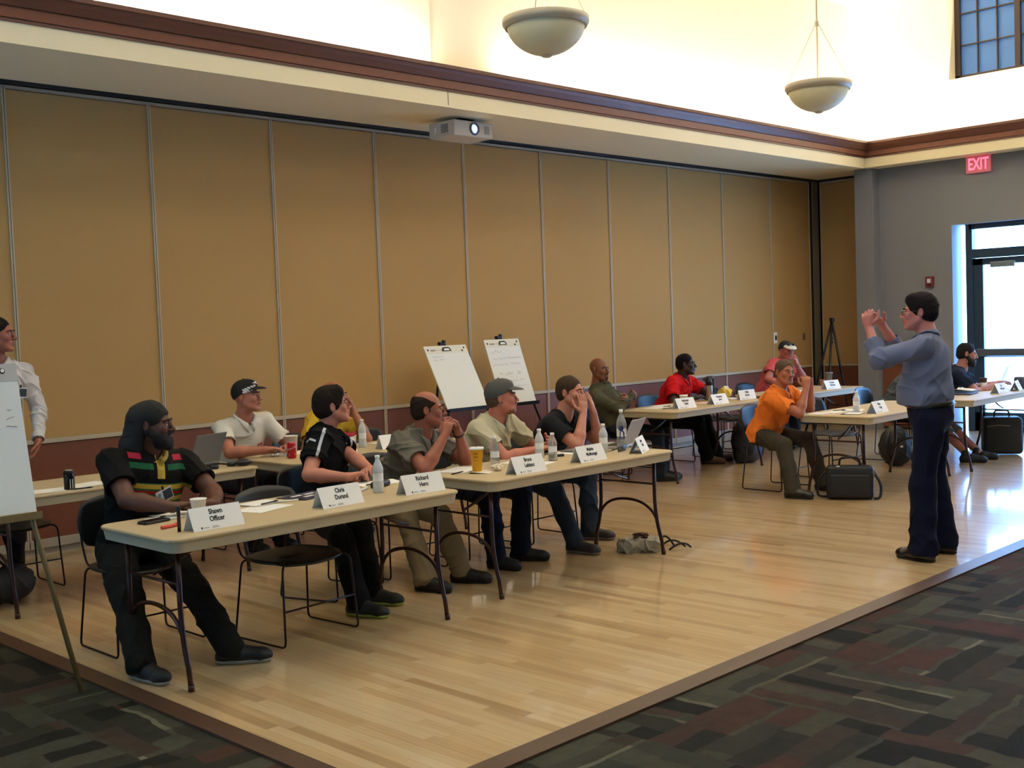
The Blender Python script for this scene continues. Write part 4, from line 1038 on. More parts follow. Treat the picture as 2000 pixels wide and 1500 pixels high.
        me.loops.add(Q.size); me.loops.foreach_set('vertex_index', Q.ravel().astype(np.int32))
        me.polygons.add(len(Q)); me.polygons.foreach_set('loop_start', np.arange(0, Q.size, 4, dtype=np.int32))
        me.update(calc_edges=True); me.validate()
        if smooth: me.polygons.foreach_set('use_smooth', np.ones(len(Q), bool))
        s.P = P
        return me
    def at(s, p):
        i = np.clip(np.round((np.array(p)-s.lo)/s.h).astype(int), 0, s.n-1); return s.F[i[0], i[1], i[2]]
    def hit(s, o, d, rad=.012):
        """first surface vertex met along a ray (o outside, d inwards)"""
        v = s.P-np.array(o); t = v@d; lat = np.linalg.norm(v-t[:, None]*d, axis=1); m = (lat < rad) & (t > 0)
        return np.array(o)+d*t[m].min() if m.any() else None

# ================================================================ PEOPLE
def V(*a): return np.array(a, float)
def nz(v): return v/(np.linalg.norm(v)+1e-9)
def frame(az, pitch=0, roll=0):
    """columns x(left), y(back), z(up) of something facing azimuth az (deg)"""
    a = R(az); p = R(pitch)
    f = V(math.cos(a)*math.cos(p), math.sin(a)*math.cos(p), math.sin(p)); x = nz(np.cross(-f, V(0, 0, 1))) ; z = np.cross(x, -f)
    if roll:
        r = R(roll); x, z = x*math.cos(r)+z*math.sin(r), z*math.cos(r)-x*math.sin(r)
    return np.stack([x, -f, z], 1)
def ik(a, c, l1, l2, hint):
    d = c-a; L = np.linalg.norm(d); Lm = (l1+l2)*.999
    if L > Lm: s = L/Lm; l1 *= s; l2 *= s
    L = max(L, abs(l1-l2)+1e-3)
    t = (l1*l1-l2*l2+L*L)/(2*L); hgt = math.sqrt(max(0, l1*l1-t*t)); u = nz(d)
    h = hint-a; h = h-u*(h@u)
    return a+u*t+nz(h)*hgt
def hand(F, Wp, d, n, side, curl=.5, tc=.4, sc=1.0, fk=.003, spread=.06):
    d = nz(V(*d)); n = V(*n); n = nz(n-d*(n@d)); t = np.cross(d, n)*(1 if side == 'R' else -1)
    c = Wp+d*.045*sc
    F.ell(c, V(.050, .040, .0165)*sc, np.stack([d, t, n], 1), k=.012)
    F.cone(Wp+d*.01*sc, Wp+d*.07*sc+t*.022*sc, .018*sc, .012*sc, .012); F.cone(Wp+d*.01*sc, Wp+d*.07*sc-t*.024*sc, .018*sc, .012*sc, .012)
    for i, (o, L) in enumerate(((.030, .072), (.0105, .080), (-.0095, .075), (-.029, .060))):
        p = Wp+(d*(.084-.004*abs(i-1))+t*o)*sc; a = curl*(.75+.12*i); ang = 0; dirn = nz(d+t*spread*(1.2-i))
        rr = [.0092, .0085, .0078, .0068]
        for j, fr in enumerate((.45, .30, .25)):
            ang += a*(.8, 1.1, .8)[j]; dd = dirn*math.cos(ang)+n*math.sin(ang); q = p+dd*L*fr*sc
            F.cone(p, q, rr[j]*sc, rr[j+1]*sc, .003 if j else .006); p = q
    p = Wp+(d*.022+t*.026)*sc
    dirs = [nz(d*.55+t*.75+n*(.15+.4*tc)), nz(d*.8+t*(.45-.5*tc)+n*(.2+.5*tc)), nz(d*.9+t*(.3-.7*tc)+n*(.1+.6*tc))]
    for dd, L, r0, r1 in zip(dirs, (.042, .034, .028), (.014, .0115, .0100), (.0115, .0100, .0080)):
        q = p+dd*L*sc; F.cone(p, q, r0*sc, r1*sc, .006); p = q

HAIRM = {}
def person(s):
    P0 = V(s['at'][0], s['at'][1], 0); hres = s.get('res', .0042)
    T = thing('person', s['label'], 'person', tuple(P0), 0)
    A = s['az']; BF = frame(A); bx, by, bz = BF[:, 0], BF[:, 1], BF[:, 2]; bf = -by
    g = s.get('girth', 1.0); hs = s.get('hs', 1.0)
    sh_ = V(*s['H'])-P0; HF = frame(s['haz'], s.get('hp', 0), s.get('hr', 0)); hx, hy, hz = HF[:, 0], HF[:, 1], HF[:, 2]
    H = sh_; hp_ = lambda x, y, z: H+HF@(V(x, y, z)*hs)
    stand = s.get('stand', False); zp = s.get('hz', .94 if stand else .545)
    Pv = V(0, 0, zp)+V(*s.get('hipoff', (0, 0, 0)))
    N = H-V(0, 0, .165-(.018 if s.get('jowl') else 0))*hs+by*.015+bf*s.get('neckf', -.02)
    ax = nz(N-Pv); tl = np.linalg.norm(N-Pv)
    tx = nz(bx-ax*(bx@ax)); ty = np.cross(ax, tx)*1.0
    ty = nz(ty); TF = np.stack([tx, ty, ax], 1)
    if ty@by < 0: ty = -ty; TF = np.stack([tx, ty, ax], 1)
    tp = lambda x, y, z: Pv+TF@V(x, y, z*tl)
    sw = s.get('sw', .185)*(1 if g < 1.15 else 1.05)
    SH = {'R': tp(-sw, .01, .875), 'L': tp(sw, .01, .875)}
    for q in 'RL':
        if 'sh'+q in s: SH[q] = SH[q]+V(*s['sh'+q])
    arms = {}
    for q in 'RL':
        a = s['arm'+q]; wr = V(*a['w'])-P0; hint = V(*a['e'])-P0
        el = ik(SH[q], wr, .295*hs, .262*hs, hint); arms[q] = (SH[q], el, wr, a)
    HP = {'R': Pv-bx*.095*g-bz*.02, 'L': Pv+bx*.095*g-bz*.02}
    legs = {}
    for q in 'RL':
        l = s['leg'+q]; an = V(l['a'][0], l['a'][1], l.get('z', .085))-P0; hint = (V(*l['k'])-P0) if 'k' in l else (HP[q]+an)/2+bf*.5+V(0, 0, .4)
        kn = ik(HP[q], an, .435, .415, hint); legs[q] = (HP[q], kn, an, l)
    # ---------------- torso primitives
    def torso(F, o=0.0, k=.05):
        belly = s.get('belly', .0)
        F.ell(tp(0, .0, .02), V(.165*g+o, .125*g+o, .13+o), TF, k)
        F.ell(tp(0, -.01-belly*.35, .28), V(.150*g+o, .115*g+o+belly*.5, .19+o), TF, k)
        F.ell(tp(0, .0, .62), V(.165*g+o, .118*g+o, .21+o), TF, k)
        F.ell(tp(0, .015, .78), V(.152+.03*(g-1)+o, .098+o, .10+o), TF, k)
        for q in 'RL': F.cone(tp(0, .015, .92), SH[q], .056+o, .052*g**.4+o, k)
    # ---------------- body (skin): head, neck, trunk, arms, hands in one surface
    sleeve = s.get('sleeve', 'short')
    pts = [H+V(.15, .15, .16), H-V(.15, .15, .16), Pv-V(.2, .2, .05), Pv+V(.2, .2, 0)]
    for q in 'RL': pts += [arms[q][1]-.08, arms[q][1]+.08, arms[q][2]-.15, arms[q][2]+.17, SH[q]-.1, SH[q]+.1]
    if s.get('shorts'):
        for q in 'RL': pts += [legs[q][1]-.1, legs[q][2]-.08, legs[q][1]+.1]
    pts = np.array(pts)
    F = Field(pts.min(0), pts.max(0), hres)
    torso(F, -.032, .04)
    F.cone(tp(0, .02, .95), hp_(0, .022, -.055), .062*g**.5, .056*hs*g**.4, .03)
    F.cone(tp(0, .02, .91), tp(0, .01, .97), .062, .056, .03)
    for q in 'RL':
        a0, a1, a2, a = arms[q]; ag = g**.6
        if sleeve == 'short': F.cone(a0, a0*.5+a1*.5, .046*ag, .048*ag, .02); F.cone(a0*.5+a1*.5, a1, .048*ag, .040*ag, .02)
        else: F.cone(a0, a1, .034*ag, .032*ag, .02)
        if sleeve != 'short': ag *= .86
        m_ = a1*.68+a2*.32; F.cone(a1, m_, .040*ag if sleeve == 'short' else .032*ag, .042*ag, .015); F.cone(m_, a2, .042*ag, .026*ag**.5, .015)
        hd = V(*a['d']); F.cone(a2, a2+nz(hd)*.02, .026, .023, .012)
        hand(F, a2, a['d'], a['n'], q, a.get('curl', .5), a.get('tc', .4), s.get('handsc', 1.0))
    if s.get('shorts'):
        for q in 'RL':
            F.cone(legs[q][0], legs[q][1], .08, .055, .03); mm_ = legs[q][1]*.65+legs[q][2]*.35; F.cone(legs[q][1], mm_, .054, .055, .02); F.cone(mm_, legs[q][2], .055, .036, .02)
    # head
    jw = s.get('jowl', 0.0)
    F.ell(hp_(0, .018, .036), V(.0765, .096, .088)*hs, HF, .03)
    F.ell(hp_(0, -.022, -.02), V(.064+jw*.5, .070, .088)*hs, HF, .025)
    F.ell(hp_(0, -.045, -.07), V(.046+jw, .042, .044)*hs, HF, .025)
    F.ell(hp_(0, -.080, -.098), V(.022, .016, .016)*hs, HF, .02)
    for q in (-1, 1):
        F.cone(hp_(q*(.056+jw*.6), .0, -.045), hp_(q*.026, -.070, -.096), .018*hs, .016*hs, .025)
        F.ell(hp_(q*.040, -.066, -.020), V(.022, .020, .022)*hs, HF, .02)
        F.ell(hp_(q*.031, -.094, .006), V(.016, .013, .010)*hs, HF, .010, 'sub')
        F.cone(hp_(q*.014, -.090, .022), hp_(q*.044, -.078, .024), .0085*hs, .007*hs, .012)
        F.ell(hp_(q*.031, -.0815, .0065), V(.0135, .0115, .0115)*hs, HF, .004)
        # ear
        eM = HF@np.array([[math.cos(q*.35), -math.sin(q*.35), 0], [math.sin(q*.35), math.cos(q*.35), 0], [0, 0, 1]])
        F.ell(hp_(q*.080, .014, .0), V(.0085, .019, .031)*hs, eM, .006); F.ell(hp_(q*.090, .010, .002), V(.007, .011, .020)*hs, eM, .004, 'sub')
    F.cone(hp_(0, -.089, .018), hp_(0, -.111, -.022), .0075*hs, .0105*hs, .010); F.ell(hp_(0, -.113, -.028), V(.012, .012, .010)*hs, HF, .006)
    for q in (-1, 1): F.ell(hp_(q*.0135, -.101, -.031), V(.0085, .011, .008)*hs, HF, .006)
    F.ell(hp_(0, -.084, -.060), V(.027, .018, .020)*hs, HF, .014)
    F.cone(hp_(-.018, -.099, -.0585), hp_(.018, -.099, -.0585), .0016*hs, .0016*hs, .005, 'sub')
    me = F.mesh('body')
    skin = mat('skin_'+s['key'], s['skin'], .5, bump=.05, scale=180, var=.05, spec=.4)
    body = link('body', me, skin, T); FB = F
    # lips
    Fl = Field(hp_(0, -.09, -.06)-.04, hp_(0, -.09, -.06)+.04, .0016 if hres < .005 else .0025)
    Fl.cone(hp_(-.017, -.0970, -.0550), hp_(0, -.1030, -.0540), .0030*hs, .0046*hs, .003); Fl.cone(hp_(.017, -.0970, -.0550), hp_(0, -.1030, -.0540), .0030*hs, .0046*hs, .003)
    Fl.cone(hp_(-.014, -.0975, -.0625), hp_(.014, -.0975, -.0625), .0048*hs, .0048*hs, .003); Fl.ell(hp_(0, -.1005, -.0630), V(.012, .0045, .0048)*hs, HF, .003)
    link('lips', Fl.mesh('lips'), mat('lips_'+s['key'], s.get('lips', '#8c4a3e'), .45), T)
    # eyes
    for q in (-1, 1):
        bm = bmesh.new(); bmesh.ops.create_uvsphere(bm, u_segments=16, v_segments=12, radius=.0122*hs)
        me = bpy.data.meshes.new('eye'); bm.to_mesh(me); bm.free()
        c = hp_(q*.031, -.0835, .0065); gz = HF@nz(V(s.get('gaze', 0), -1, 0))
        me.transform(Matrix.Translation(c))
        me.materials.append(mat('eye_white', '#c9c2b8', .25)); me.materials.append(mat('iris_dark', '#23150f', .2))
        for p in me.polygons:
            p.use_smooth = True
            if nz(np.array(p.center)-c)@gz > .80: p.material_index = 1
        # keep only the slit between lids
        link('eye', me, None, T)
        Fe = Field(c-.03, c+.03, .0018 if hres < .005 else .0028)
        Fe.ell(c, V(.0140, .0140, .0140)*hs, HF, 0); Fe.plane(hp_(q*.031, -.10, .0095), -HF@nz(V(0, .25, 1)), 0); Fe.plane(hp_(0, -.074, 0), HF@V(0, 1, 0), 0)
        link('eyelid', Fe.mesh('eyelid'), skin, T)
        if s.get('brow', True):
            Fb = Field(c-.05, c+.05, .0018 if hres < .005 else .0028)
            Fb.cone(hp_(q*.013, -.0985, .0245), hp_(q*.030, -.0955, .0300), .0042*hs, .0042*hs, .002); Fb.cone(hp_(q*.030, -.0955, .0300), hp_(q*.050, -.078, .0255), .0042*hs, .0025*hs, .002)
            link('eyebrow', Fb.mesh('eyebrow'), mat('brow_'+s.get('haircol', '#1a120d').strip('#'), s.get('haircol', '#1a120d'), .8), T)
    # ---------------- hair
    hair = s.get('hair'); hm = mat('hair_'+s.get('haircol', '#1a120d').strip('#'), s.get('haircol', '#1a120d'), .8, bump=.6, scale=90, var=.35, spec=.2)
    def hfield(m=.14): return Field(H-m, H+m, max(.003, hres*.85))
    if hair in ('short', 'full', 'buzz', 'ring'):
        o = {'short': .006, 'full': .013, 'buzz': .003, 'ring': .005}[hair]
        Fh = hfield()
        Fh.ell(hp_(0, .020, .038), V(.0765+o, .096+o, .088+o*(1.25 if hair == 'full' else 1))*hs, HF, 0)
        Fh.ell(hp_(0, .035, -.01), V(.072+o*.8, .080+o*.8, .075)*hs, HF, .02)
        if hair == 'full': Fh.cone(hp_(-.04, -.050, .095), hp_(.04, -.050, .095), .026*hs, .026*hs, .05)
        # hairline: front/top kept, face cleared
        Fh.ell(hp_(0, -.105, -.013), V(.068, .078, .084)*hs, HF, .012, 'sub')
        Fh.ell(hp_(0, -.048, -.085), V(.095, .078, .075)*hs, HF, .012, 'sub')
        for q in (-1, 1): Fh.ell(hp_(q*.085, .010, -.006), V(.022, .022, .034)*hs, HF, .005, 'sub')
        Fh.plane(hp_(0, .06, -.068), HF@nz(V(0, -.35, -1)), .02)
        if hair == 'ring':
            Fh.ell(hp_(0, -.045, .115), V(.085, .115, .080)*hs, HF, .01, 'sub')
            Fh.plane(hp_(0, 0, .095), HF@V(0, 0, 1), .004)
        link('hair', Fh.mesh('hair', wr=.0018, seed=3, wfreq=3.0), hm, T)
    bd = s.get('beard')
    if bd:
        o = {'full': .013, 'stubble': .0022, 'goatee': .004, 'moustache': .004}[bd]
        bc = s.get('beardcol', s.get('haircol', '#1a120d'))
        Fb = Field(hp_(0, -.05, -.06)-.12, hp_(0, -.05, -.06)+.12, max(.0028, hres*.7))
        if bd in ('full', 'stubble'):
            Fb.ell(hp_(0, -.045, -.074), V(.048+jw+o, .046+o, .046+o*1.5)*hs, HF, .01); Fb.ell(hp_(0, -.080, -.102), V(.024+o, .016+o, .018+o*2)*hs, HF, .01)
            for q in (-1, 1): Fb.cone(hp_(q*(.060+jw*.6), .004, -.03), hp_(q*.028, -.070, -.096), (.014+o), (.018+o), .01); Fb.cone(hp_(q*.024, -.094, -.048), hp_(q*.006, -.103, -.043), .006+o*.3, .007+o*.3, .004)
            Fb.ell(hp_(0, -.105, -.058), V(.019, .03, .010)*hs, HF, .003, 'sub')
            for q in (-1, 1): Fb.ell(hp_(q*.040, -.086, -.015), V(.026, .036, .034)*hs, HF, .006, 'sub')
            Fb.ell(hp_(0, -.112, -.022), V(.016, .02, .014)*hs, HF, .004, 'sub')
        elif bd == 'goatee':
            Fb.ell(hp_(0, -.086, -.090), V(.022, .014, .022)*hs, HF, .005)
            for q in (-1, 1): Fb.cone(hp_(q*.024, -.090, -.050), hp_(q*.004, -.1025, -.0445), .0045, .0055, .003); Fb.cone(hp_(q*.024, -.090, -.050), hp_(q*.02, -.088, -.085), .0045, .006, .003)
        else:
            for q in (-1, 1): Fb.cone(hp_(q*.026, -.090, -.053), hp_(q*.003, -.1035, -.0445), .0045, .0062, .003)
        link('beard' if bd != 'moustache' else 'moustache', Fb.mesh('beard', wr=.001, wfreq=3), mat('beard_'+bc.strip('#'), bc, .8, bump=.4, scale=150, var=.2), T)
    # ---------------- headwear
    hat = s.get('hat')
    if hat:
        hc = mat('hat_'+s['key'], hat['col'], .8, bump=.12, scale=220)
        Fh = hfield(.19)
        if hat['kind'] == 'cap':
            tl_ = nz(V(0, .10, 1)); Fh.ell(hp_(0, .016, .040), V(.088, .108, .100)*hs, HF, 0); Fh.ell(hp_(0, -.03, .085), V(.055, .06, .045)*hs, HF, .03)
            Fh.plane(hp_(0, -.05, .046), -HF@nz(V(0, .42, 1)), .003)
            Fh.ell(hp_(0, .012, .025), V(.080, .100, .086)*hs, HF, .002, 'sub')
            cap = link('cap', Fh.mesh('cap'), hc, T); FC = Fh
            Fr = hfield(.24); Fr.ell(hp_(0, -.080, .050), V(.076, .088, .026)*hs, HF@np.array(Matrix.Rotation(R(hat.get('tilt', 10)), 3, 'X')), 0)
            Fr.ell(hp_(0, -.078, .036), V(.088, .105, .030)*hs, HF@np.array(Matrix.Rotation(R(hat.get('tilt', 10)), 3, 'X')), .002, 'sub'); Fr.ell(hp_(0, .014, .040), V(.084, .104, .096)*hs, HF, .002, 'sub'); Fr.plane(hp_(0, -.045, 0), HF@V(0, 1, 0), 0)
            brim = link('brim', Fr.mesh('brim'), mat('brim_'+s['key'], hat.get('brim', hat['col']), .8), cap)
            b = B(); b.lathe([(.001, .006), (.006, .004), (.008, 0)], c=tuple(hp_(0, .012, .141)), n=12); b.obj('top_button', hc, cap)
            for (u, az_, rr, shp, mk, nm) in hat.get('decals', []):
                decal(FC, H, HF@nz(V(*u)), rr, shp, mk, cap, nm, HF)
        elif hat['kind'] == 'durag':
            Fh = Field(H-V(.26, .26, .30), H+V(.26, .26, .16), hres)
            Fh.ell(hp_(0, .020, .042), V(.086, .108, .098)*hs, HF, 0)
            Fh.cone(hp_(0, .07, .02), hp_(0, .12, -.12), .078, .070, .04); Fh.cone(hp_(0, .12, -.12), hp_(-.02, .135, -.215), .070, .050, .03); Fh.cone(hp_(.05, .06, -.03), hp_(.05, .09, -.12), .045, .05, .03); Fh.cone(hp_(-.05, .06, -.03), hp_(-.05, .09, -.12), .045, .05, .03)
            Fh.ell(hp_(0, -.115, -.035), V(.12, .085, .098)*hs, HF, .008, 'sub'); Fh.ell(hp_(0, -.04, -.10), V(.12, .085, .085)*hs, HF, .008, 'sub')
            for q in (-1, 1): Fh.ell(hp_(q*.09, .008, -.01), V(.03, .022, .030)*hs, HF, .004, 'sub')
            link('durag', Fh.mesh('durag', wr=.0025, seed=5, wfreq=1.2), hc, T)
        elif hat['kind'] == 'visor':
            Fh.ell(hp_(0, .016, .040), V(.085, .105, .092)*hs, HF, 0); Fh.plane(hp_(0, -.05, .040), -HF@nz(V(0, .35, 1)), .002); Fh.ell(hp_(0, .012, .02), V(.078, .098, .084)*hs, HF, .002, 'sub')
            cap = link('cap', Fh.mesh('cap'), hc, T)
            Fr = hfield(.24); Fr.ell(hp_(0, -.088, .044), V(.080, .092, .030)*hs, HF@np.array(Matrix.Rotation(R(18), 3, 'X')), 0); Fr.plane(hp_(0, -.045, 0), HF@V(0, 1, 0), 0); Fr.ell(hp_(0, -.08, .028), V(.085, .10, .032)*hs, HF@np.array(Matrix.Rotation(R(18), 3, 'X')), .002, 'sub')
            link('brim', Fr.mesh('brim'), mat('brim_'+s['key'], '#d8d2c8', .7), cap)
            for q in (-1, 1):
                Fs = hfield(.2); Fs.ell(hp_(q*.033, -.112, .080), V(.030, .010, .018)*hs, HF, 0); link('sunglass_lens', Fs.mesh('sunglass_lens'), mat('lens_black_blue', '#10131e', .12), cap)
    # glasses
    gl = s.get('glasses')
    if gl:
        gm = mat('glasses_'+gl.strip('#'), gl, .3, metal=.3); G = bpy.data.objects.new('glasses', None); COL.objects.link(G); G.parent = T
        for q in (-1, 1):
            b = B(); b.tube([tuple(hp_(q*.033+.023*math.cos(a*math.pi/8)*(1+.1*math.cos(a*math.pi/4)), -.108+.010*abs(.033+q*q*.0+0*a-.033)+.004*0, .003+.0165*math.sin(a*math.pi/8))) for a in range(16)], .0017, 6, closed=True); b.obj('lens_rim', gm, G)
            b = B(); b.tube([tuple(hp_(q*.056, -.107, .008)), tuple(hp_(q*.074, -.095, .010)), tuple(hp_(q*.082, -.01, .010)), tuple(hp_(q*.080, .02, -.005))], .0019, 6); b.obj('temple_arm', gm, G)
        b = B(); b.tube([tuple(hp_(-.011, -.110, .006)), tuple(hp_(0, -.114, .009)), tuple(hp_(.011, -.110, .006))], .0017, 6); b.obj('bridge', gm, G)
    # ---------------- shirt
    st = s['shirt']; so_ = .012
    pts = [tp(0, 0, 1.05)+.12, tp(0, 0, -.15)-.27*g, tp(0, 0, .3)+.30*g, tp(0, 0, .3)-.30*g]
    fr_ = {'short': .66, 'long': 1.0, 'rolled': 1.0}[sleeve]
    for q in 'RL': pts += [SH[q]-.12, SH[q]+.12, arms[q][1]-.09, arms[q][1]+.09]+([arms[q][2]-.06, arms[q][2]+.06] if sleeve != 'short' else [])
    pts = np.array(pts); Fs = Field(pts.min(0), pts.max(0), max(.005, hres))
    torso(Fs, so_, .045)
    hem = s.get('hem', -.17 if not s.get('tuck') else .20)
    if s.get('tuck'): Fs.ell(tp(0, -.01, .30), V(.152*g+.012, .120*g+.012, .09), TF, .04)
    Fs.plane(Pv+ax*hem*1.0*.5, -ax, .006)
    for q in 'RL':
        a0, a1, a2, a = arms[q]; ag = g**.6; L = np.linalg.norm(a1-a0); u = (a1-a0)/L
        if sleeve == 'short':
            e = a0+u*L*fr_
            F2 = Field(np.minimum(a0, e)-.13, np.maximum(a0, e)+.13, Fs.h)
            F2.lo = Fs.lo+np.round((F2.lo-Fs.lo)/Fs.h)*Fs.h
            F2.cone(a0, a0+u*L*(fr_+.1), .062*ag+.006, .064*ag+.010, .0); F2.plane(e, u, .002)
            F2.cone(a0+u*L*(fr_-.10), a0+u*L*(fr_+.2), .052*ag, .054*ag+.006, .002, 'sub')
            i0 = np.round((F2.lo-Fs.lo)/Fs.h).astype(int); j0 = np.maximum(i0, 0); j1 = np.minimum(i0+F2.n, Fs.n)
            sl = tuple(slice(x, y) for x, y in zip(j0, j1)); s2 = tuple(slice(x-z, y-z) for x, y, z in zip(j0, j1, i0))
            Fs.op(F2.F[s2], sl, .025, 'add')
        else:
            Fs.cone(a0, a1, .064*ag, .056*ag, .025); end = a2 if sleeve == 'long' else a1*.45+a2*.55
            uu = nz(a2-a1); r1 = .046 if sleeve == 'rolled' else .038
            F2 = Field(np.minimum(a1, end)-.12, np.maximum(a1, end)+.12, Fs.h); F2.lo = Fs.lo+np.round((F2.lo-Fs.lo)/Fs.h)*Fs.h
            F2.cone(a1, end+uu*.03, .055*ag, r1*ag, 0)
            F2.cone(end-uu*(.06 if sleeve == 'rolled' else .045), end+uu*.03, (r1+.008)*ag, (r1+.008)*ag, .003); F2.plane(end, uu, .002)
            F2.cone(end-uu*.04, end+uu*.1, (r1-.002)*ag-.004, (r1+.001)*ag, .002, 'sub')
            i0 = np.round((F2.lo-Fs.lo)/Fs.h).astype(int); j0 = np.maximum(i0, 0); j1 = np.minimum(i0+F2.n, Fs.n)
            sl = tuple(slice(x, y) for x, y in zip(j0, j1)); s2 = tuple(slice(x-z, y-z) for x, y, z in zip(j0, j1, i0))
            Fs.op(F2.F[s2], sl, .02, 'add')
    # neck opening
    Fs.cone(tp(0, -.015, 1.01), hp_(0, .0, -.04), .054*g**.5+.004, .070, .004, 'sub')
    Fs.ell(tp(0, -.115*g**.5, .97), V(.020 if s.get('collar', True) else .045, .06, s.get('vneck', .045)), TF, .008, 'sub')
    me = Fs.mesh('shirt', wr=1.7*s.get('wr', .0050), seed=hash(s['key']) % 97 if False else sum(map(ord, s['key'])) % 97)
    mlist = [mat('cloth_'+s['key'], st, .88, bump=.12, scale=260, var=.05, spec=.2)]
    shirt = link('shirt', me, mlist, T)
    if 'paint' in s:
        cc = Fs.P0; masks = s['paint']((cc-Pv)@TF, cc, arms, tl); m_ = mlist[0]; nt = m_.node_tree; bs = nt.nodes['Principled BSDF']
        prev = bs.inputs['Base Color'].links[0].from_socket
        for i, (sd, c_) in enumerate(zip(masks, s['paintcols'])):
            at = me.attributes.new('band%d' % i, 'FLOAT', 'POINT'); at.data.foreach_set('value', sd.astype(np.float32))
            an = nt.nodes.new('ShaderNodeAttribute'); an.attribute_name = 'band%d' % i
            gt = nt.nodes.new('ShaderNodeMath'); gt.operation = 'GREATER_THAN'; gt.inputs[1].default_value = 0; nt.links.new(an.outputs['Fac'], gt.inputs[0])
            mx = nt.nodes.new('ShaderNodeMix'); mx.data_type = 'RGBA'; mx.inputs['B'].default_value = (*hexc(c_), 1)
            nt.links.new(gt.outputs[0], mx.inputs['Factor']); nt.links.new(prev, mx.inputs['A']); prev = mx.outputs['Result']
        nt.links.new(prev, bs.inputs['Base Color'])
    # collar
    if s.get('collar', True):
        cr = .060*g**.45; nk = nz(hp_(0, .022, -.055)-tp(0, .02, .95)); c1_ = tp(0, .012, .955)+nk*.042
        e1 = nz(tx-nk*(tx@nk)); e2 = np.cross(nk, e1); e2 = e2 if e2@ty > 0 else -e2
        bm = bmesh.new(); n = 36; rows = []
        for k in range(n+1):
            ph = -math.pi/2+.16+(2*math.pi-.32)*k/n          # opening at the front (-e2)
            dr = e1*math.cos(ph)+e2*math.sin(ph); front = max(0, -math.sin(ph))**3
            lift = nk*(.010*max(0, math.sin(ph))-.030*front)
            top = c1_+dr*(cr+.002)+lift-ty*.012*front
            pts_ = [top-nk*.03-dr*.001, top]
            for fr_2, dd in ((.4, .016+.012*front), (1.0, .027+.028*front)):
                q = c1_+dr*(cr+dd)-ty*.010*front+lift; hgt = .02
                while hgt > -.13 and Fs.at(q+nk*hgt) > .004+.003*(1-fr_2): hgt -= .0025
                pts_.append(q+nk*min(hgt+.004, .004 if fr_2 < 1 else .0))
            rows.append([bm.verts.new(tuple(p)) for p in pts_])
        for k in range(n):
            for j in range(3): bm.faces.new((rows[k][j], rows[k+1][j], rows[k+1][j+1], rows[k][j+1]))
        bmesh.ops.recalc_face_normals(bm, faces=bm.faces[:]); bmesh.ops.solidify(bm, geom=bm.faces[:], thickness=.0035)
        me_ = bpy.data.meshes.new('collar'); bm.to_mesh(me_); bm.free(); me_.polygons.foreach_set('use_smooth', [True]*len(me_.polygons))
        link('collar', me_, mat('collar_'+s['key'], s.get('collarcol', st), .85, bump=.1, scale=260), T)
    if s.get('placket', True) and s.get('collar', True):
        for k in range(2):
            pp = Fs.hit(tp(0, -.35, .86-.075*k), TF@V(0, 1, 0), .012)
            if pp is not None:
                b = B(); b.lathe([(.0055, 0), (.0045, .0025)], M=Matrix((tuple(tx), tuple(-ax), tuple(-ty))).transposed(), c=tuple(pp-ty*.001), n=10); b.obj('button', mat('button_pale', '#cfc7b8', .4), T)
    for (x, zf, rx, shp, cols, nm) in s.get('emblems', []):
        for (sc_, cl, of) in cols:
            decal2(Fs, tp(x, -.4, zf), ty, tx, ax, [(p[0]*rx*sc_, p[1]*rx*sc_) for p in shp], mat('emblem_'+cl.strip('#'), cl, .7), T, nm, of)
    if 'badge' in s:
        x, zf, rot = s['badge']; pp = Fs.hit(tp(x, -.4, zf), ty, .015)
        if pp is None: pp = tp(x, -.16, zf)
        q = bpy.data.objects.new('badge', None); COL.objects.link(q); q.parent = T
        M = Matrix((tuple(tx), tuple(ax), tuple(-ty))).transposed().to_4x4(); M.translation = Vector(pp-ty*.012); q.matrix_local = M @ Matrix.Rotation(R(rot), 4, 'Z')
        b = B(); b.box((0, 0, 0), (.098, .072, .003), bev=.001); b.obj('badge_card', mat('badge_white', '#d4d8da', .35), q)
        b = B(); b.box((.018, 0, .002), (.052, .056, .001)); b.obj('badge_photo', mat('badge_photo', '#3d444e', .4), q)
        b = B(); b.prism(ell(-.030, .012, .012, .012), .001, Matrix.Translation((0, 0, .0016))); b.box((-.030, -.016, .002), (.022, .022, .001)); b.obj('badge_print', mat('badge_blue', '#7f9fb4', .5), q)
        b = B(); b.box((0, .045, 0), (.012, .022, .004), bev=.001); b.obj('badge_clip', M_blackp, q)
    # ---------------- trousers
    tc_ = mat('trousers_'+s['key'], s['pants'], .9, bump=.15, scale=240, var=.08, spec=.2)
    pts = [Pv-.24*g, Pv+.24*g]
    for q in 'RL': pts += [legs[q][1]-.12, legs[q][1]+.12, legs[q][2]-.1, legs[q][2]+.1]
    pts = np.array(pts); pts[:, 2] = np.maximum(pts[:, 2], -.02)
    Ft = Field(pts.min(0), pts.max(0), max(.006, hres)); lg = g**.5
    Ft.ell(Pv, V(.172*g, .135*g, .125) if not stand else V(.160*g, .118*g, .13), TF if stand else BF, .03)
    for q in 'RL':
        h0, kn, an, l = legs[q]
        Ft.cone(h0, kn, .092*lg if not stand else .10*lg, .070*lg, .035)
        if s.get('shorts'):
            Ft.cone(kn, kn+(an-kn)*.12, .075, .078, .02); u = nz(an-kn); Ft.plane(kn+(an-kn)*.14, u, .003, 'int', (kn-.16, kn+.16)) if False else None
        else:
            wl = 1.18 if stand else 1.0; Ft.cone(kn, kn*.5+an*.5, .070*lg*wl, .066*lg*wl, .03); Ft.cone(kn*.5+an*.5, an+V(0, 0, -.015), .066*lg*wl, .068*lg*wl if not s.get('slim') else .052, .03)
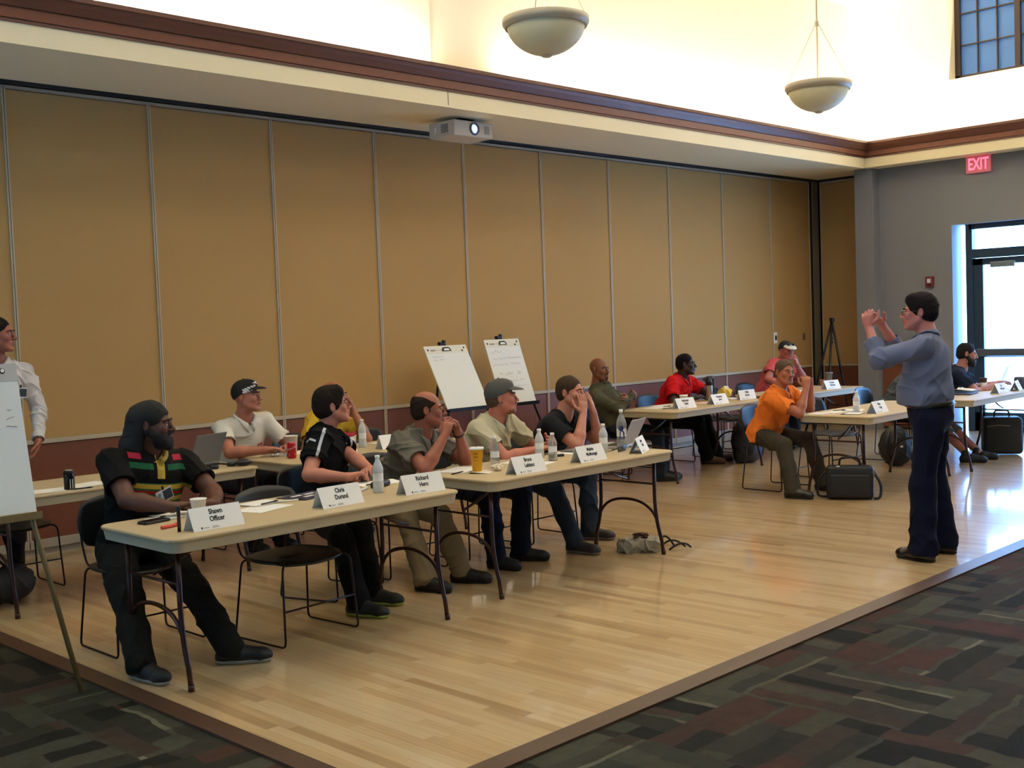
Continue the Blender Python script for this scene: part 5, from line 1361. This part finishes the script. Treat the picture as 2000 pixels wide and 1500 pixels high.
    if stand: Ft.ell(Pv+ax*.06, V(.158*g, .125*g, .17), TF, .03); Ft.plane(Pv+ax*.115, ax, .004)
    if not s.get('shorts'):
        zc = min(legs[q][2][2] for q in 'RL')-.055
        for q in 'RL':
            an = legs[q][2]; Ft.ell(an-V(0, 0, .075), V(.13, .13, .04), None, .006, 'sub')
    link('shorts' if s.get('shorts') else 'trousers', Ft.mesh('trousers', wr=.006, seed=11+sum(map(ord, s['key'])) % 50, wfreq=.7), tc_, T)
    if s.get('belt'):
        Fb = Field(Pv-.26, Pv+.26, .006); Fb.ell(Pv+ax*.06, V(.158*g+.006, .125*g+.006, .19), TF, 0); Fb.plane(Pv+ax*.112, ax); Fb.plane(Pv+ax*.078, -ax)
        link('belt', Fb.mesh('belt'), M_blackp, T)
    # ---------------- shoes
    for q in 'RL':
        h0, kn, an, l = legs[q]; fd = nz(V(*(l.get('f') or (bf[0], bf[1])), 0)); pit = l.get('p', 0); fx = np.cross(fd, V(0, 0, 1))
        fd3 = fd*math.cos(R(pit))+V(0, 0, math.sin(R(pit))); up = np.cross(fx, fd3); SFm = np.stack([fx, fd3, up], 1)
        base = an-up*.085
        sp_ = lambda x, y, z: base+SFm@V(x, y, z)
        pts = np.array([sp_(-.07, -.11, -.01), sp_(.07, .24, .14), sp_(.07, -.11, .14), sp_(-.07, .24, -.01)]); Fo = Field(pts.min(0)-.04, pts.max(0)+.04, .0045 if hres < .005 else .006)
        Fo.cone(sp_(0, -.045, .035), sp_(0, .05, .04), .038, .042, .02); Fo.cone(sp_(0, .05, .048), sp_(.004, .145, .036), .044, .040, .03); Fo.ell(sp_(.0, .160, .034), V(.043, .050, .034), SFm, .02)
        Fo.cone(sp_(0, -.03, .05), sp_(0, -.02, .095), .038, .040, .02)
        Fo.plane(sp_(0, 0, .012), -SFm[:, 2], .003)
        sh = link('shoe', Fo.mesh('shoe'), mat('shoe_'+s['shoe'].strip('#'), s['shoe'], s.get('shoer', .6), bump=.05), T)
        Fo = Field(pts.min(0)-.04, pts.max(0)+.04, .0045 if hres < .005 else .006)
        Fo.cone(sp_(0, -.045, .03), sp_(0, .05, .03), .041, .043, .02); Fo.cone(sp_(0, .05, .03), sp_(.003, .165, .03), .044, .043, .03)
        Fo.plane(sp_(0, 0, .022 if s.get('sole') else .014), SFm[:, 2], .001); Fo.plane(sp_(0, 0, 0.001), -SFm[:, 2], .001)
        if s.get('heel'): Fo.cone(sp_(0, .03, .0), sp_(0, .06, .0), .012, .012, .004, 'sub')
        link('sole', Fo.mesh('sole'), mat('sole_'+s.get('solecol', '#141210').strip('#'), s.get('solecol', '#141210'), .7), sh)
        if s.get('laces'):
            for k in range(4):
                c = sp_(0, .052+.020*k, .096-.006*k); b = B(); b.tube([tuple(c+SFm@V(-.03, -.004, -.014)), tuple(c), tuple(c+SFm@V(.03, .004, -.014))], .0035, 6); b.obj('lace', mat('lace_'+s['laces'].strip('#'), s['laces'], .8), sh)
    if 'watch' in s:
        a0, a1, a2, a = arms[s['watch']]; u = nz(a2-a1); c = a2-u*.02; rr = .031*g**.4
        e1 = nz(np.cross(u, V(0, 0, 1))); e2 = np.cross(u, e1)
        b = B(); b.tube([tuple(c+e1*rr*math.cos(k*math.pi/8)+e2*rr*math.sin(k*math.pi/8)) for k in range(16)], .006, 6, closed=True); wo = b.obj('watch', mat('watch_'+s.get('watchcol', '#999999').strip('#'), s.get('watchcol', '#999999'), .3, metal=.6), T)
    if s.get('tie'):
        c0_ = tp(0, -.10, .93); pts = []
        b = B(); prevr = None
        for k, (zf, wd_) in enumerate(((.955, .018), (.93, .022), (.90, .014), (.75, .026), (.5, .036), (.25, .044), (.18, .002))):
            pp = Fs.hit(tp(0, -.4, zf), ty, .02); pp = pp if pp is not None else tp(0, -.13, zf); pp = pp-ty*.008
            row = [b.bm.verts.new(tuple(pp+tx*sx_*wd_)) for sx_ in (-1, 1)]+[b.bm.verts.new(tuple(pp-ty*.006+tx*sx_*wd_*.8)) for sx_ in (1, -1)]
            if prevr:
                for i in range(4): b.bm.faces.new((prevr[i], prevr[(i+1) % 4], row[(i+1) % 4], row[i]))
            prevr = row
        b.obj('tie', mat('tie_grey', s['tie'], .6), T)
    return T, FB, Fs, tp, TF, arms

def decal2(F, o, d, ux, uz, shape, m, parent, name, off=.003):
    """flat patch laid on the surface: outline fan projected along d"""
    b = B(); bm = b.bm; pts = []
    c = F.hit(o, d, .012)
    if c is None: bm.free(); return
    rows = []
    for r in (1.0, .5):
        rows.append([(u*r, v*r) for u, v in shape])
    def proj(u, v):
        oo = o+ux*u+uz*v; h = F.hit(oo, d, .011)
        return (h if h is not None else c+ux*u+uz*v)-d*off
    R0 = [bm.verts.new(tuple(proj(*q))) for q in rows[0]]; R1 = [bm.verts.new(tuple(proj(*q))) for q in rows[1]]; cc = bm.verts.new(tuple(proj(0, 0)))
    n = len(R0)
    for k in range(n):
        bm.faces.new((R0[k], R0[(k+1) % n], R1[(k+1) % n], R1[k])); bm.faces.new((R1[k], R1[(k+1) % n], cc))
    b.obj(name, m, parent)
def decal(F, H, u, rr, shp, mk, parent, name, HF):
    d = -u; ux = nz(np.cross(V(0, 0, 1), u)); uz = np.cross(u, ux)
    decal2(F, H+HF@V(0, .01, .04)+u*.3, d, ux, uz, [(p[0]*rr, p[1]*rr) for p in shp], mk, parent, name, .0025)
CIRC = ell(0, 0, 1, 1, 14)
SHIELD = [(-1, .6), (-.9, 1), (-.4, .85), (0, 1.1), (.4, .85), (.9, 1), (1, .6), (.8, -.2), (.95, -.5), (.4, -.95), (0, -1.2), (-.4, -.95), (-.95, -.5), (-.8, -.2)]
SQ = [(-1, -.6), (0, -.6), (1, -.6), (1, .6), (0, .6), (-1, .6)]

# ---------------------------------------------------------------- the people
def paint_stripes(l, c, arms, tl):
    x, y, z = l[:, 0], l[:, 1], l[:, 2]; ax = np.abs(x); mn = lambda *a: np.minimum.reduce(a); bd = lambda lo, hi: np.minimum(z-lo, hi-z)
    fr = mn(.04-y, .185-ax)
    yel = np.maximum.reduce([bd(.337, .363), bd(.273, .297), mn(z-.395, .024-ax, -.02-y)])
    grn = np.maximum.reduce([bd(.363, .369), bd(.327, .337), bd(.297, .307), bd(.259, .273), mn(bd(.440, .470), ax-.045, .165-ax)])
    return [mn(fr, grn), mn(fr, yel), mn(fr, bd(.307, .327)), mn(.06-y, bd(.487, .515), ax-.10, .165-ax)]
def paint_piping(l, c, arms, tl):
    out = np.full(len(l), -1.0)
    for q in 'RL':
        a0, a1 = arms[q][0], arms[q][1]; u = (a1-a0)/np.linalg.norm(a1-a0)
        v = c-a0; t = v@u; lat = v-t[:, None]*u; lt = lat@V(*RICH_T); ln = lat@V(*RICH_N)
        out = np.maximum(out, np.minimum.reduce([t+.09, .22-t, .0085-np.abs(lt-.022), ln]))
        out = np.maximum(out, np.minimum.reduce([.008-np.abs(t-.075-.35*lt), ln+.02, -.010-lt]))
    return [out]
RICH_T = (.80, -.55, -.1); RICH_N = (-.30, -.80, .5)
CREST = [(1.0, '#c9a6a0', .0030), (.86, '#b4353b', .0036), (.45, '#d9a9a2', .0042)]
LOGO_W = [(1.0, '#d8d3cc', .003)]
if 1:
    person(dict(key='durag', label='seated bearded person in black durag and black polo with green, yellow and red bands', at=(3.0, 5.96), az=-88, H=(3.075, 5.84, 1.195), haz=-46, girth=1.28, sw=.215, res=.0042,
        skin='#5a3526', lips='#5b2f28', haircol='#0c0808', hat=dict(kind='durag', col='#060606'), beard='full', jowl=.008, shirt='#050505', collarcol='#b0903a', paint=paint_stripes, paintcols=['#1e5a3a', '#b9993c', '#8a2317', '#a3243a'],
        armR=dict(w=(2.95, 5.44, .790), e=(2.5, 5.7, .6), d=(.95, -.12, .12), n=(0, -.1, -1), curl=.45), armL=dict(w=(3.19, 5.43, .785), e=(3.6, 5.65, .6), d=(-.95, -.10, .05), n=(0, -.2, -1), curl=.5),
        legR=dict(a=(2.63, 5.24), f=(.15, -1), k=(2.62, 5.4, .9)), legL=dict(a=(3.06, 5.12), f=(.75, -.65), k=(3.2, 5.4, .9)), pants='#161612', shoe='#0d0c0d', sole=1, solecol='#8a8a84', badge=(.02, .60, 28), laces='#3a3a3a', hem=-.2, wr=.0025))
    M_w = mat('chequer_white', '#d8d8d4', .7)
    person(dict(key='chequer', label='seated man in white polo and black cap with chequered band', at=(4.92, 8.02), az=-92, H=(4.87, 7.73, 1.19), haz=-56, hp=4, girth=1.12, res=.005, skin='#b0705a', haircol='#3a2a20',
        hat=dict(kind='cap', col='#0d0d0e', tilt=4, decals=[((-1.0+.085*i, -.30-.07*i, -.02+.02*i+.12*(i % 2)), 0, .0095, SQ, M_w, 'white_check') for i in range(0, 9)]+[((-1.0+.085*i, -.30-.07*i, .22+.02*i+.12*(i % 2)), 0, .0095, SQ, M_w, 'white_check') for i in range(0, 9, 2)]+[((-.18, -1, .62), 0, .020, [(-1.6, .2), (0, .6), (1.6, 1.0), (.6, .2), (1.4, -.6), (0, -.1)], M_w, 'cap_wings')]),
        shirt='#d9d4c6', armR=dict(w=(4.80, 7.41, .80), e=(4.3, 7.6, .6), d=(.9, -.35, .05), n=(0, 0, -1), curl=.35), armL=dict(w=(5.06, 7.47, .80), e=(5.4, 7.7, .6), d=(-.5, -.85, .05), n=(-.2, 0, -1), curl=.4),
        legR=dict(a=(4.8, 7.62)), legL=dict(a=(5.05, 7.62)), pants='#1b1c22', shoe='#101010', emblems=[(.085, .64, .028, SHIELD, CREST, 'red_crest')], badge=(-.02, .42, 0), brow=True))
    person(dict(key='navy', label='seated man in navy polo with white piping, glasses and lime-soled trainers', at=(4.33, 6.06), az=-50, H=(4.445, 6.05, 1.19), haz=-27, hp=8, girth=1.08, res=.0042, skin='#bd7d68', haircol='#1c120d', hair='full', glasses='#3b1512', gaze=.2,
        shirt='#05070e', collarcol='#070a14', paint=paint_piping, paintcols=['#b9bcc0'], armR=dict(w=(4.20, 5.60, .785), e=(3.8, 5.7, .5), d=(.93, -.2, .15), n=(.1, -.3, -.9), curl=.6), armL=dict(w=(4.43, 5.66, .80), e=(4.75, 5.8, .6), d=(-.75, -.45, .1), n=(0, -.4, -1), curl=.6),
        legR=dict(a=(4.06, 5.36), f=(.35, -1), k=(4.1, 5.5, .9)), legL=dict(a=(4.30, 5.52), f=(.4, -1), k=(4.4, 5.6, .9)), pants='#060607', shoe='#15150f', sole=1, solecol='#8f9a3c', shr=.5))
    person(dict(key='yellow', label='seated bald man in yellow polo resting his face on one hand', at=(5.68, 8.03), az=-88, H=(5.76, 7.80, 1.13), haz=-40, girth=1.0, res=.005, skin='#a5684a', haircol='#2a1a12', shirt='#c9a534',
        armR=dict(w=(5.52, 7.52, .79), e=(5.3, 7.8, .6), d=(.8, -.5, 0), n=(0, 0, -1)), armL=dict(w=(5.88, 7.71, 1.0), e=(5.98, 7.45, .6), d=(-.25, -.02, .95), n=(-.75, .55, 0), curl=.45),
        legR=dict(a=(5.58, 7.65)), legL=dict(a=(5.82, 7.65)), pants='#20222a', shoe='#101010'))
    person(dict(key='grey', label='balding man in grey polo with glasses, hands clasped under his chin', at=(4.98, 6.16), az=-82, H=(5.04, 5.79, 1.125), haz=-42, girth=1.12, res=.0042, skin='#a0604a', haircol='#2b1c15', hair='ring', glasses='#5c5650', beard='goatee', beardcol='#6b5a50',
        shirt='#6f6a5e', armR=dict(w=(4.99, 5.58, .965), e=(4.6, 5.5, .4), d=(.42, .05, .85), n=(.8, .2, -.4), curl=.75), armL=dict(w=(5.13, 5.60, .975), e=(5.4, 5.5, .4), d=(-.35, .03, .9), n=(-.85, .2, -.3), curl=.8),
        legR=dict(a=(4.72, 5.52), f=(.2, -1), k=(4.75, 5.7, .9)), legL=dict(a=(5.02, 5.50), f=(.5, -.85), k=(5.2, 5.7, .9)), pants='#7c6b4e', shoe='#17100c', badge=(-.03, .58, 8), wr=.006, watch='L', watchcol='#333333'))
    person(dict(key='cream', label='seated man in cream polo and dark grey baseball cap', at=(5.70, 6.14), az=-80, H=(5.745, 5.80, 1.155), haz=-44, hp=3, girth=1.2, jowl=.008, res=.0042, skin='#bd7560', haircol='#5a4434',
        hat=dict(kind='cap', col='#4b4a47', brim='#4b4a47', tilt=6, decals=[((.05, -1, .75), 0, .016, SHIELD, mat('cap_grey_print', '#8b8a88', .7), 'cap_print')]), hair='buzz', beard='stubble', beardcol='#8a5a46', brow=True,
        shirt='#bfb99c', armR=dict(w=(5.86, 5.57, .785), e=(5.35, 5.6, .5), d=(.93, .05, .12), n=(.1, 0, -1), curl=.5), armL=dict(w=(6.03, 5.63, .79), e=(6.3, 5.9, .6), d=(-.35, -.75, .35), n=(-.9, .2, 0), curl=.6),
        legR=dict(a=(5.46, 5.62), f=(.15, -1), k=(5.5, 5.8, .9)), legL=dict(a=(5.74, 5.66), f=(.55, -.8), k=(5.95, 5.8, .9)), pants='#0f1628', shoe='#0c0c0c', laces='#b9b9b9', emblems=[(.085, .62, .030, SHIELD, CREST, 'red_crest')], badge=(-.03, .38, 0), wr=.006))
    person(dict(key='tee', label='seated man in charcoal tee shirt covering his mouth with both hands', at=(6.40, 6.20), az=-72, H=(6.465, 5.78, 1.145), haz=-76, girth=1.1, res=.0042, skin='#c08068', haircol='#3f2f22', hair='short', shirt='#1b1c20', collar=False, vneck=.07,
        armR=dict(w=(6.42, 5.625, .99), e=(6.1, 5.45, .4), d=(.14, .10, 1), n=(.25, 1, 0), curl=.25, tc=.2), armL=dict(w=(6.565, 5.65, .99), e=(6.75, 5.4, .4), d=(-.14, .10, 1), n=(-.5, .85, 0), curl=.25, tc=.2),
        legR=dict(a=(6.17, 5.52), f=(.15, -1), k=(6.2, 5.7, .9)), legL=dict(a=(6.62, 5.78), f=(.45, -.9), k=(6.95, 5.8, .8)), pants='#26313f', shoe='#2d2a2e', sole=1, solecol='#7b6f70', wr=.005))
    person(dict(key='olive', label='bald man in olive long-sleeved shirt leaning back with folded arms', at=(9.42, 7.74), az=-72, H=(9.27, 7.87, 1.165), haz=-86, girth=1.02, res=.006, skin='#7c4d36', haircol='#120c0a', sleeve='long', shirt='#4b4a38', collar=False, vneck=.03, beard='goatee', beardcol='#1a1310',
        armR=dict(w=(9.46, 7.58, .895), e=(9.17, 7.62, .72), d=(.95, .31, -.25), n=(-.31, .95, 0), curl=.5, tc=1.2), armL=dict(w=(9.40, 7.60, .855), e=(9.63, 7.76, .72), d=(-.95, -.31, -.1), n=(-.31, .95, 0), curl=.5, tc=1.2),
        legR=dict(a=(9.44, 7.24), f=(.6, -.8), k=(9.7, 7.4, .9)), legL=dict(a=(9.60, 7.32), f=(.3, -.9), k=(9.95, 7.6, .9)), pants='#1c1f26', shoe='#101012', watch='R', watchcol='#c9b884', hem=-.2))
    person(dict(key='red', label='seated man in red polo gripping a steel thermos', at=(10.60, 8.05), az=-80, H=(10.66, 7.76, 1.15), haz=-58, girth=1.25, sw=.20, jowl=.006, res=.006, skin='#33221b', lips='#3b2420', haircol='#0b0809', hair='buzz', shirt='#c01219', brow=True,
        armR=dict(w=(10.50, 7.52, .79), e=(10.1, 7.7, .5), d=(.9, -.15, .05), n=(0, 0, -1), curl=.4), armL=dict(w=(10.81, 7.52, .985), e=(11.1, 7.5, .5), d=(-.9, -.25, .2), n=(-.3, 0, -.9), curl=.9),
        legR=dict(a=(10.83, 7.62), f=(.6, -.8), k=(10.7, 7.7, .9)), legL=dict(a=(11.08, 7.66), f=(.8, -.5), k=(11.1, 7.8, .9)), pants='#08090b', shoe='#4a2c1c', emblems=[(.075, .66, .02, [(-1.6, -.5), (0, -.6), (1.6, -.5), (1.6, .5), (0, .7), (-1.6, .5)], LOGO_W, 'white_logo')]))
    person(dict(key='salmon', label='seated man in salmon shirt and white-brimmed cap with sunglasses, hand on mouth', at=(12.70, 8.10), az=-95, H=(12.86, 7.79, 1.215), haz=-116, girth=1.2, jowl=.006, res=.0075, skin='#a8605a', haircol='#3a2820', hat=dict(kind='visor', col='#17191f'), shirt='#c25560',
        armR=dict(w=(12.40, 7.56, .79), e=(12.1, 7.8, .6), d=(.6, -.7, 0), n=(0, 0, -1)), armL=dict(w=(12.80, 7.60, 1.03), e=(13.15, 7.4, .5), d=(-.25, .08, 1), n=(-.1, .95, 0), curl=.4),
        legR=dict(a=(12.55, 7.7)), legL=dict(a=(12.85, 7.7)), pants='#20242c', shoe='#101012', watch='L', watchcol='#9aa0a8'))
    person(dict(key='orange', label='seated man in orange polo resting his cheek on joined hands', at=(9.56, 6.06), az=-75, H=(9.54, 5.80, 1.125), haz=-116, hr=-6, girth=1.15, res=.006, skin='#a8664c', haircol='#5a4638', hair='short', beard='goatee', beardcol='#8a7466', shirt='#e0772a',
        armR=dict(w=(9.53, 5.57, .985), e=(9.3, 5.5, .4), d=(.12, .12, 1), n=(.8, .4, 0), curl=1.0), armL=dict(w=(9.64, 5.59, .985), e=(9.9, 5.5, .4), d=(-.12, .10, 1), n=(-.9, .2, 0), curl=1.0),
        legR=dict(a=(9.16, 5.52), f=(.1, -1), k=(9.25, 5.6, .9)), legL=dict(a=(9.70, 5.52), f=(.1, -1), k=(9.75, 5.6, .9)), pants='#3c362c', shoe='#100d0c', shoer=.3, emblems=[(.08, .64, .022, SHIELD, [(1, '#b5452a', .003), (.6, '#e0c0a0', .004)], 'crest')]))
    person(dict(key='beard', label='bearded man in dark tee shirt and shorts working at the table by the door', at=(12.76, 5.94), az=-66, H=(12.93, 5.49, 1.15), haz=-60, hp=-8, girth=1.08, res=.007, skin='#a8746a', haircol='#15131a', hair='short', beard='full', shirt='#1b2438', collar=False,
        armR=dict(w=(12.98, 5.20, .80), e=(12.6, 5.3, .6), d=(.9, -.25, 0), n=(0, 0, -1)), armL=dict(w=(13.32, 5.28, .80), e=(13.3, 5.6, .6), d=(.85, -.35, .1), n=(0, 0, -1)),
        legR=dict(a=(12.25, 5.22), f=(.35, -1), k=(12.3, 5.4, .9)), legL=dict(a=(12.55, 5.22), f=(.4, -1), k=(12.7, 5.4, .9)), pants='#6b6560', shorts=True, shoe='#131722'))
    person(dict(key='hunched', label='hunched seated person in grey shirt almost hidden behind the presenter', at=(12.22, 6.10), az=-75, H=(12.30, 5.80, 1.10), haz=-45, girth=1.15, res=.009, skin='#8a5c48', haircol='#241a14', hair='short', sleeve='long', shirt='#4d545c', collar=False,
        armR=dict(w=(12.15, 5.56, .80), e=(11.9, 5.8, .6), d=(.9, -.2, 0), n=(0, 0, -1)), armL=dict(w=(12.40, 5.54, .80), e=(12.6, 5.7, .6), d=(-.7, -.5, 0), n=(0, 0, -1)),
        legR=dict(a=(12.1, 5.7)), legL=dict(a=(12.3, 5.7)), pants='#14161c', shoe='#101012'))
    person(dict(key='whiteshirt', label='standing man in white dress shirt and grey tie behind the left flip chart', at=(3.15, 8.30), az=-88, H=(3.205, 8.24, 1.735), haz=-42, stand=True, hz=.97, hs=1.03, res=.005, skin='#9c5c48', haircol='#1a1110', hair='short', sleeve='long', shirt='#cdc8c4', tuck=True, belt=True, tie='#55524e',
        armR=dict(w=(2.90, 8.12, .98), e=(2.7, 8.4, 1.2), d=(.1, -.1, -1), n=(1, 0, 0)), armL=dict(w=(3.40, 8.14, .975), e=(3.7, 8.5, 1.2), d=(-.35, -.1, -.9), n=(-.9, .2, .2), curl=.4),
        legR=dict(a=(3.03, 8.32)), legL=dict(a=(3.27, 8.32)), pants='#15141a', shoe='#0d0c0c', badge=(.12, .62, 0), slim=1))
    person(dict(key='presenter', label='standing presenter in blue-grey shirt and dark trousers, both hands raised', at=(7.46, 3.42), az=108, H=(7.415, 3.47, 1.655), haz=114, hp=0, stand=True, hz=.95, girth=1.2, belly=.07, sw=.195, jowl=.006, res=.0042, skin='#b9756c', haircol='#1a1216', hair='full', glasses='#4a3a3e', sleeve='rolled', shirt='#6b738e', collarcol='#6b738e', tuck=True, belt=True, wr=.0035,
        armR=dict(w=(7.60, 3.83, 1.575), e=(7.9, 3.8, 1.1), d=(-.55, .25, .6), n=(-.35, -.1, -.9), curl=.35, tc=-.3), armL=dict(w=(7.245, 3.745, 1.565), e=(6.95, 3.6, 1.0), d=(-.1, .10, .95), n=(.85, .2, -.2), curl=1.0, tc=.2),
        legR=dict(a=(7.60, 3.40), f=(.1, 1), k=(7.55, 3.8, .5)), legL=dict(a=(7.27, 3.40), f=(.12, 1), k=(7.25, 3.8, .5)), pants='#0b1028', shoe='#1d1514', shoer=.22, heel=1, solecol='#0a0908'))

# ---------------------------------------------------------------- bags on the floor
def sdf_obj(name, parts, h, m, parent, wr=0, seed=0, wf=1):
    lo = np.min([p[3] for p in parts], 0) if False else None
    pts = []
    for p in parts:
        if p[0] == 'e': pts += [V(*p[1])-V(*p[2]), V(*p[1])+V(*p[2])]
        else: r = max(p[3], p[4]); pts += [np.minimum(p[1], p[2])-r, np.maximum(p[1], p[2])+r]
    pts = np.array(pts); F = Field(pts.min(0)-.03, pts.max(0)+.03, h)
    for p in parts:
        if p[0] == 'e': F.ell(p[1], p[2], None, p[3])
        else: F.cone(p[1], p[2], p[3], p[4], p[5])
    F.plane((0, 0, .003), (0, 0, -1), .004)
    return link(name, F.mesh(name, wr=wr, seed=seed, wfreq=wf), m, parent)
M_nylon = mat('black_nylon', '#101216', .55, bump=.25, scale=300)
M_strap = mat('strap_black', '#0c0c0e', .6)
t = thing('laptop_bag', 'black laptop briefcase standing on the floor by the orange polo table', 'bag', (9.37, 5.06, 0), R(-62))
b = B(); b.box((0, 0, .155), (.41, .13, .30), bev=.035, seg=4); b.obj('bag_body', M_nylon, t, smooth=True)
b = B(); b.box((.0, -.072, .13), (.34, .03, .20), bev=.014, seg=3); b.obj('front_pocket', M_nylon, t, smooth=True)
b = B(); b.tube(fillet([(-.09, 0, .30), (-.085, 0, .375), (.085, 0, .375), (.09, 0, .30)], .05), .010, 8); b.obj('handle', M_strap, t)
b = B(); b.tube(fillet([(.20, 0, .25), (.27, -.04, .14), (.26, -.06, .015), (.20, -.06, .015)], .06), .013, 8); b.obj('shoulder_strap', M_strap, t)
b = B(); b.tube(fillet([(-.20, 0, .25), (-.27, 0, .18), (-.29, .03, .02), (-.20, .05, .015)], .06), .011, 8); b.obj('shoulder_strap', M_strap, t)
b = B(); b.box((-.10, -.05, .30), (.03, .03, .012), bev=.003); b.box((.205, -.02, .22), (.012, .02, .03), bev=.002); b.obj('buckle', M_alum, t)
t = thing('backpack', 'black backpack on the floor at the right foot of the man in red', 'backpack', (11.20, 7.36, 0), R(10)); t.scale = (1.25, 1.15, 1.35)
sdf_obj('pack_body', [('e', (0, 0, .18), (.17, .13, .20), .03), ('e', (0, -.1, .12), (.13, .07, .12), .04), ('c', V(-.1, 0, .05), V(.12, 0, .05), .07, .06, .05)], .009, M_nylon, t, .006, 3)
b = B(); b.tube(fillet([(.10, .02, .34), (.17, -.05, .26), (.22, -.1, .10), (.20, -.08, .02)], .05), .013, 8); b.obj('shoulder_strap', M_strap, t)
t = thing('rolling_bag', 'large dark bag standing under the table by the glass door', 'bag', (13.10, 5.18, 0), R(-60))
b = B(); b.box((0, 0, .22), (.42, .26, .42), bev=.05, seg=4); b.obj('bag_body', M_nylon, t, smooth=True)
b = B(); b.tube(fillet([(-.08, 0, .42), (-.075, 0, .50), (.075, 0, .50), (.08, 0, .42)], .03), .010, 8); b.obj('handle', M_strap, t)
b = B(); b.tube([(-.17, -.132, .33), (-.05, -.137, .345), (.07, -.135, .335)], .003, 6); b.obj('zip', M_alum, t)
t = thing('backpack', 'dark backpack on the floor left of the hunched person behind the presenter', 'backpack', (11.72, 5.78, 0), R(-30))
sdf_obj('pack_body', [('e', (0, 0, .20), (.18, .14, .22), .03), ('e', (0, -.1, .13), (.13, .07, .12), .04)], .010, M_nylon, t, .006, 9)
b = B(); b.tube(fillet([(-.1, -.05, .38), (-.2, -.12, .25), (-.14, -.1, .05)], .05), .012, 8); b.obj('shoulder_strap', M_strap, t)
b = B(); b.box((-.05, -.19, .22), (.03, .006, .02)); b.obj('white_tag', M_card, t)
t = thing('tote_bag', 'slumped beige cloth bag on the floor below the laptop table', 'bag', (6.49, 5.17, 0), R(-50))
sdf_obj('cloth_body', [('e', (-.07, 0, .045), (.11, .12, .06), .03), ('e', (.06, -.02, .05), (.10, .10, .062), .03), ('e', (.0, .06, .04), (.08, .07, .05), .03)], .006, mat('canvas_beige', '#a39a86', .9, bump=.3, scale=120), t, .012, 5, 1.5)
blob('brown_lining', .05, mat('lining_brown', '#4a2f22', .8), t, 2, (1.0, .6, .45), .5).location = (.0, -.03, .085)
b = B(); b.tube(bez((.12, 0, .03), (.16, -.02, .18), (.24, 0, .03), 10), .008, 6); b.tube(bez((.14, .05, .01), (.22, .02, .12), (.32, .02, .02), 10), .008, 6); b.tube(bez((.2, -.04, .01), (.3, -.02, .09), (.36, .04, .012), 10), .008, 6); b.obj('strap', M_strap, t)
t = thing('duffel_bag', 'black bag on the floor under the left back row table', 'bag', (2.78, 7.45, 0), R(8))
sdf_obj('bag_body', [('c', V(-.14, 0, .13), V(.14, 0, .13), .12, .12, .02)], .010, M_nylon, t, .006, 4)
b = B(); b.tube(bez((-.08, 0, .24), (0, -.03, .36), (.08, 0, .24), 10), .009, 6); b.obj('handle', M_strap, t)
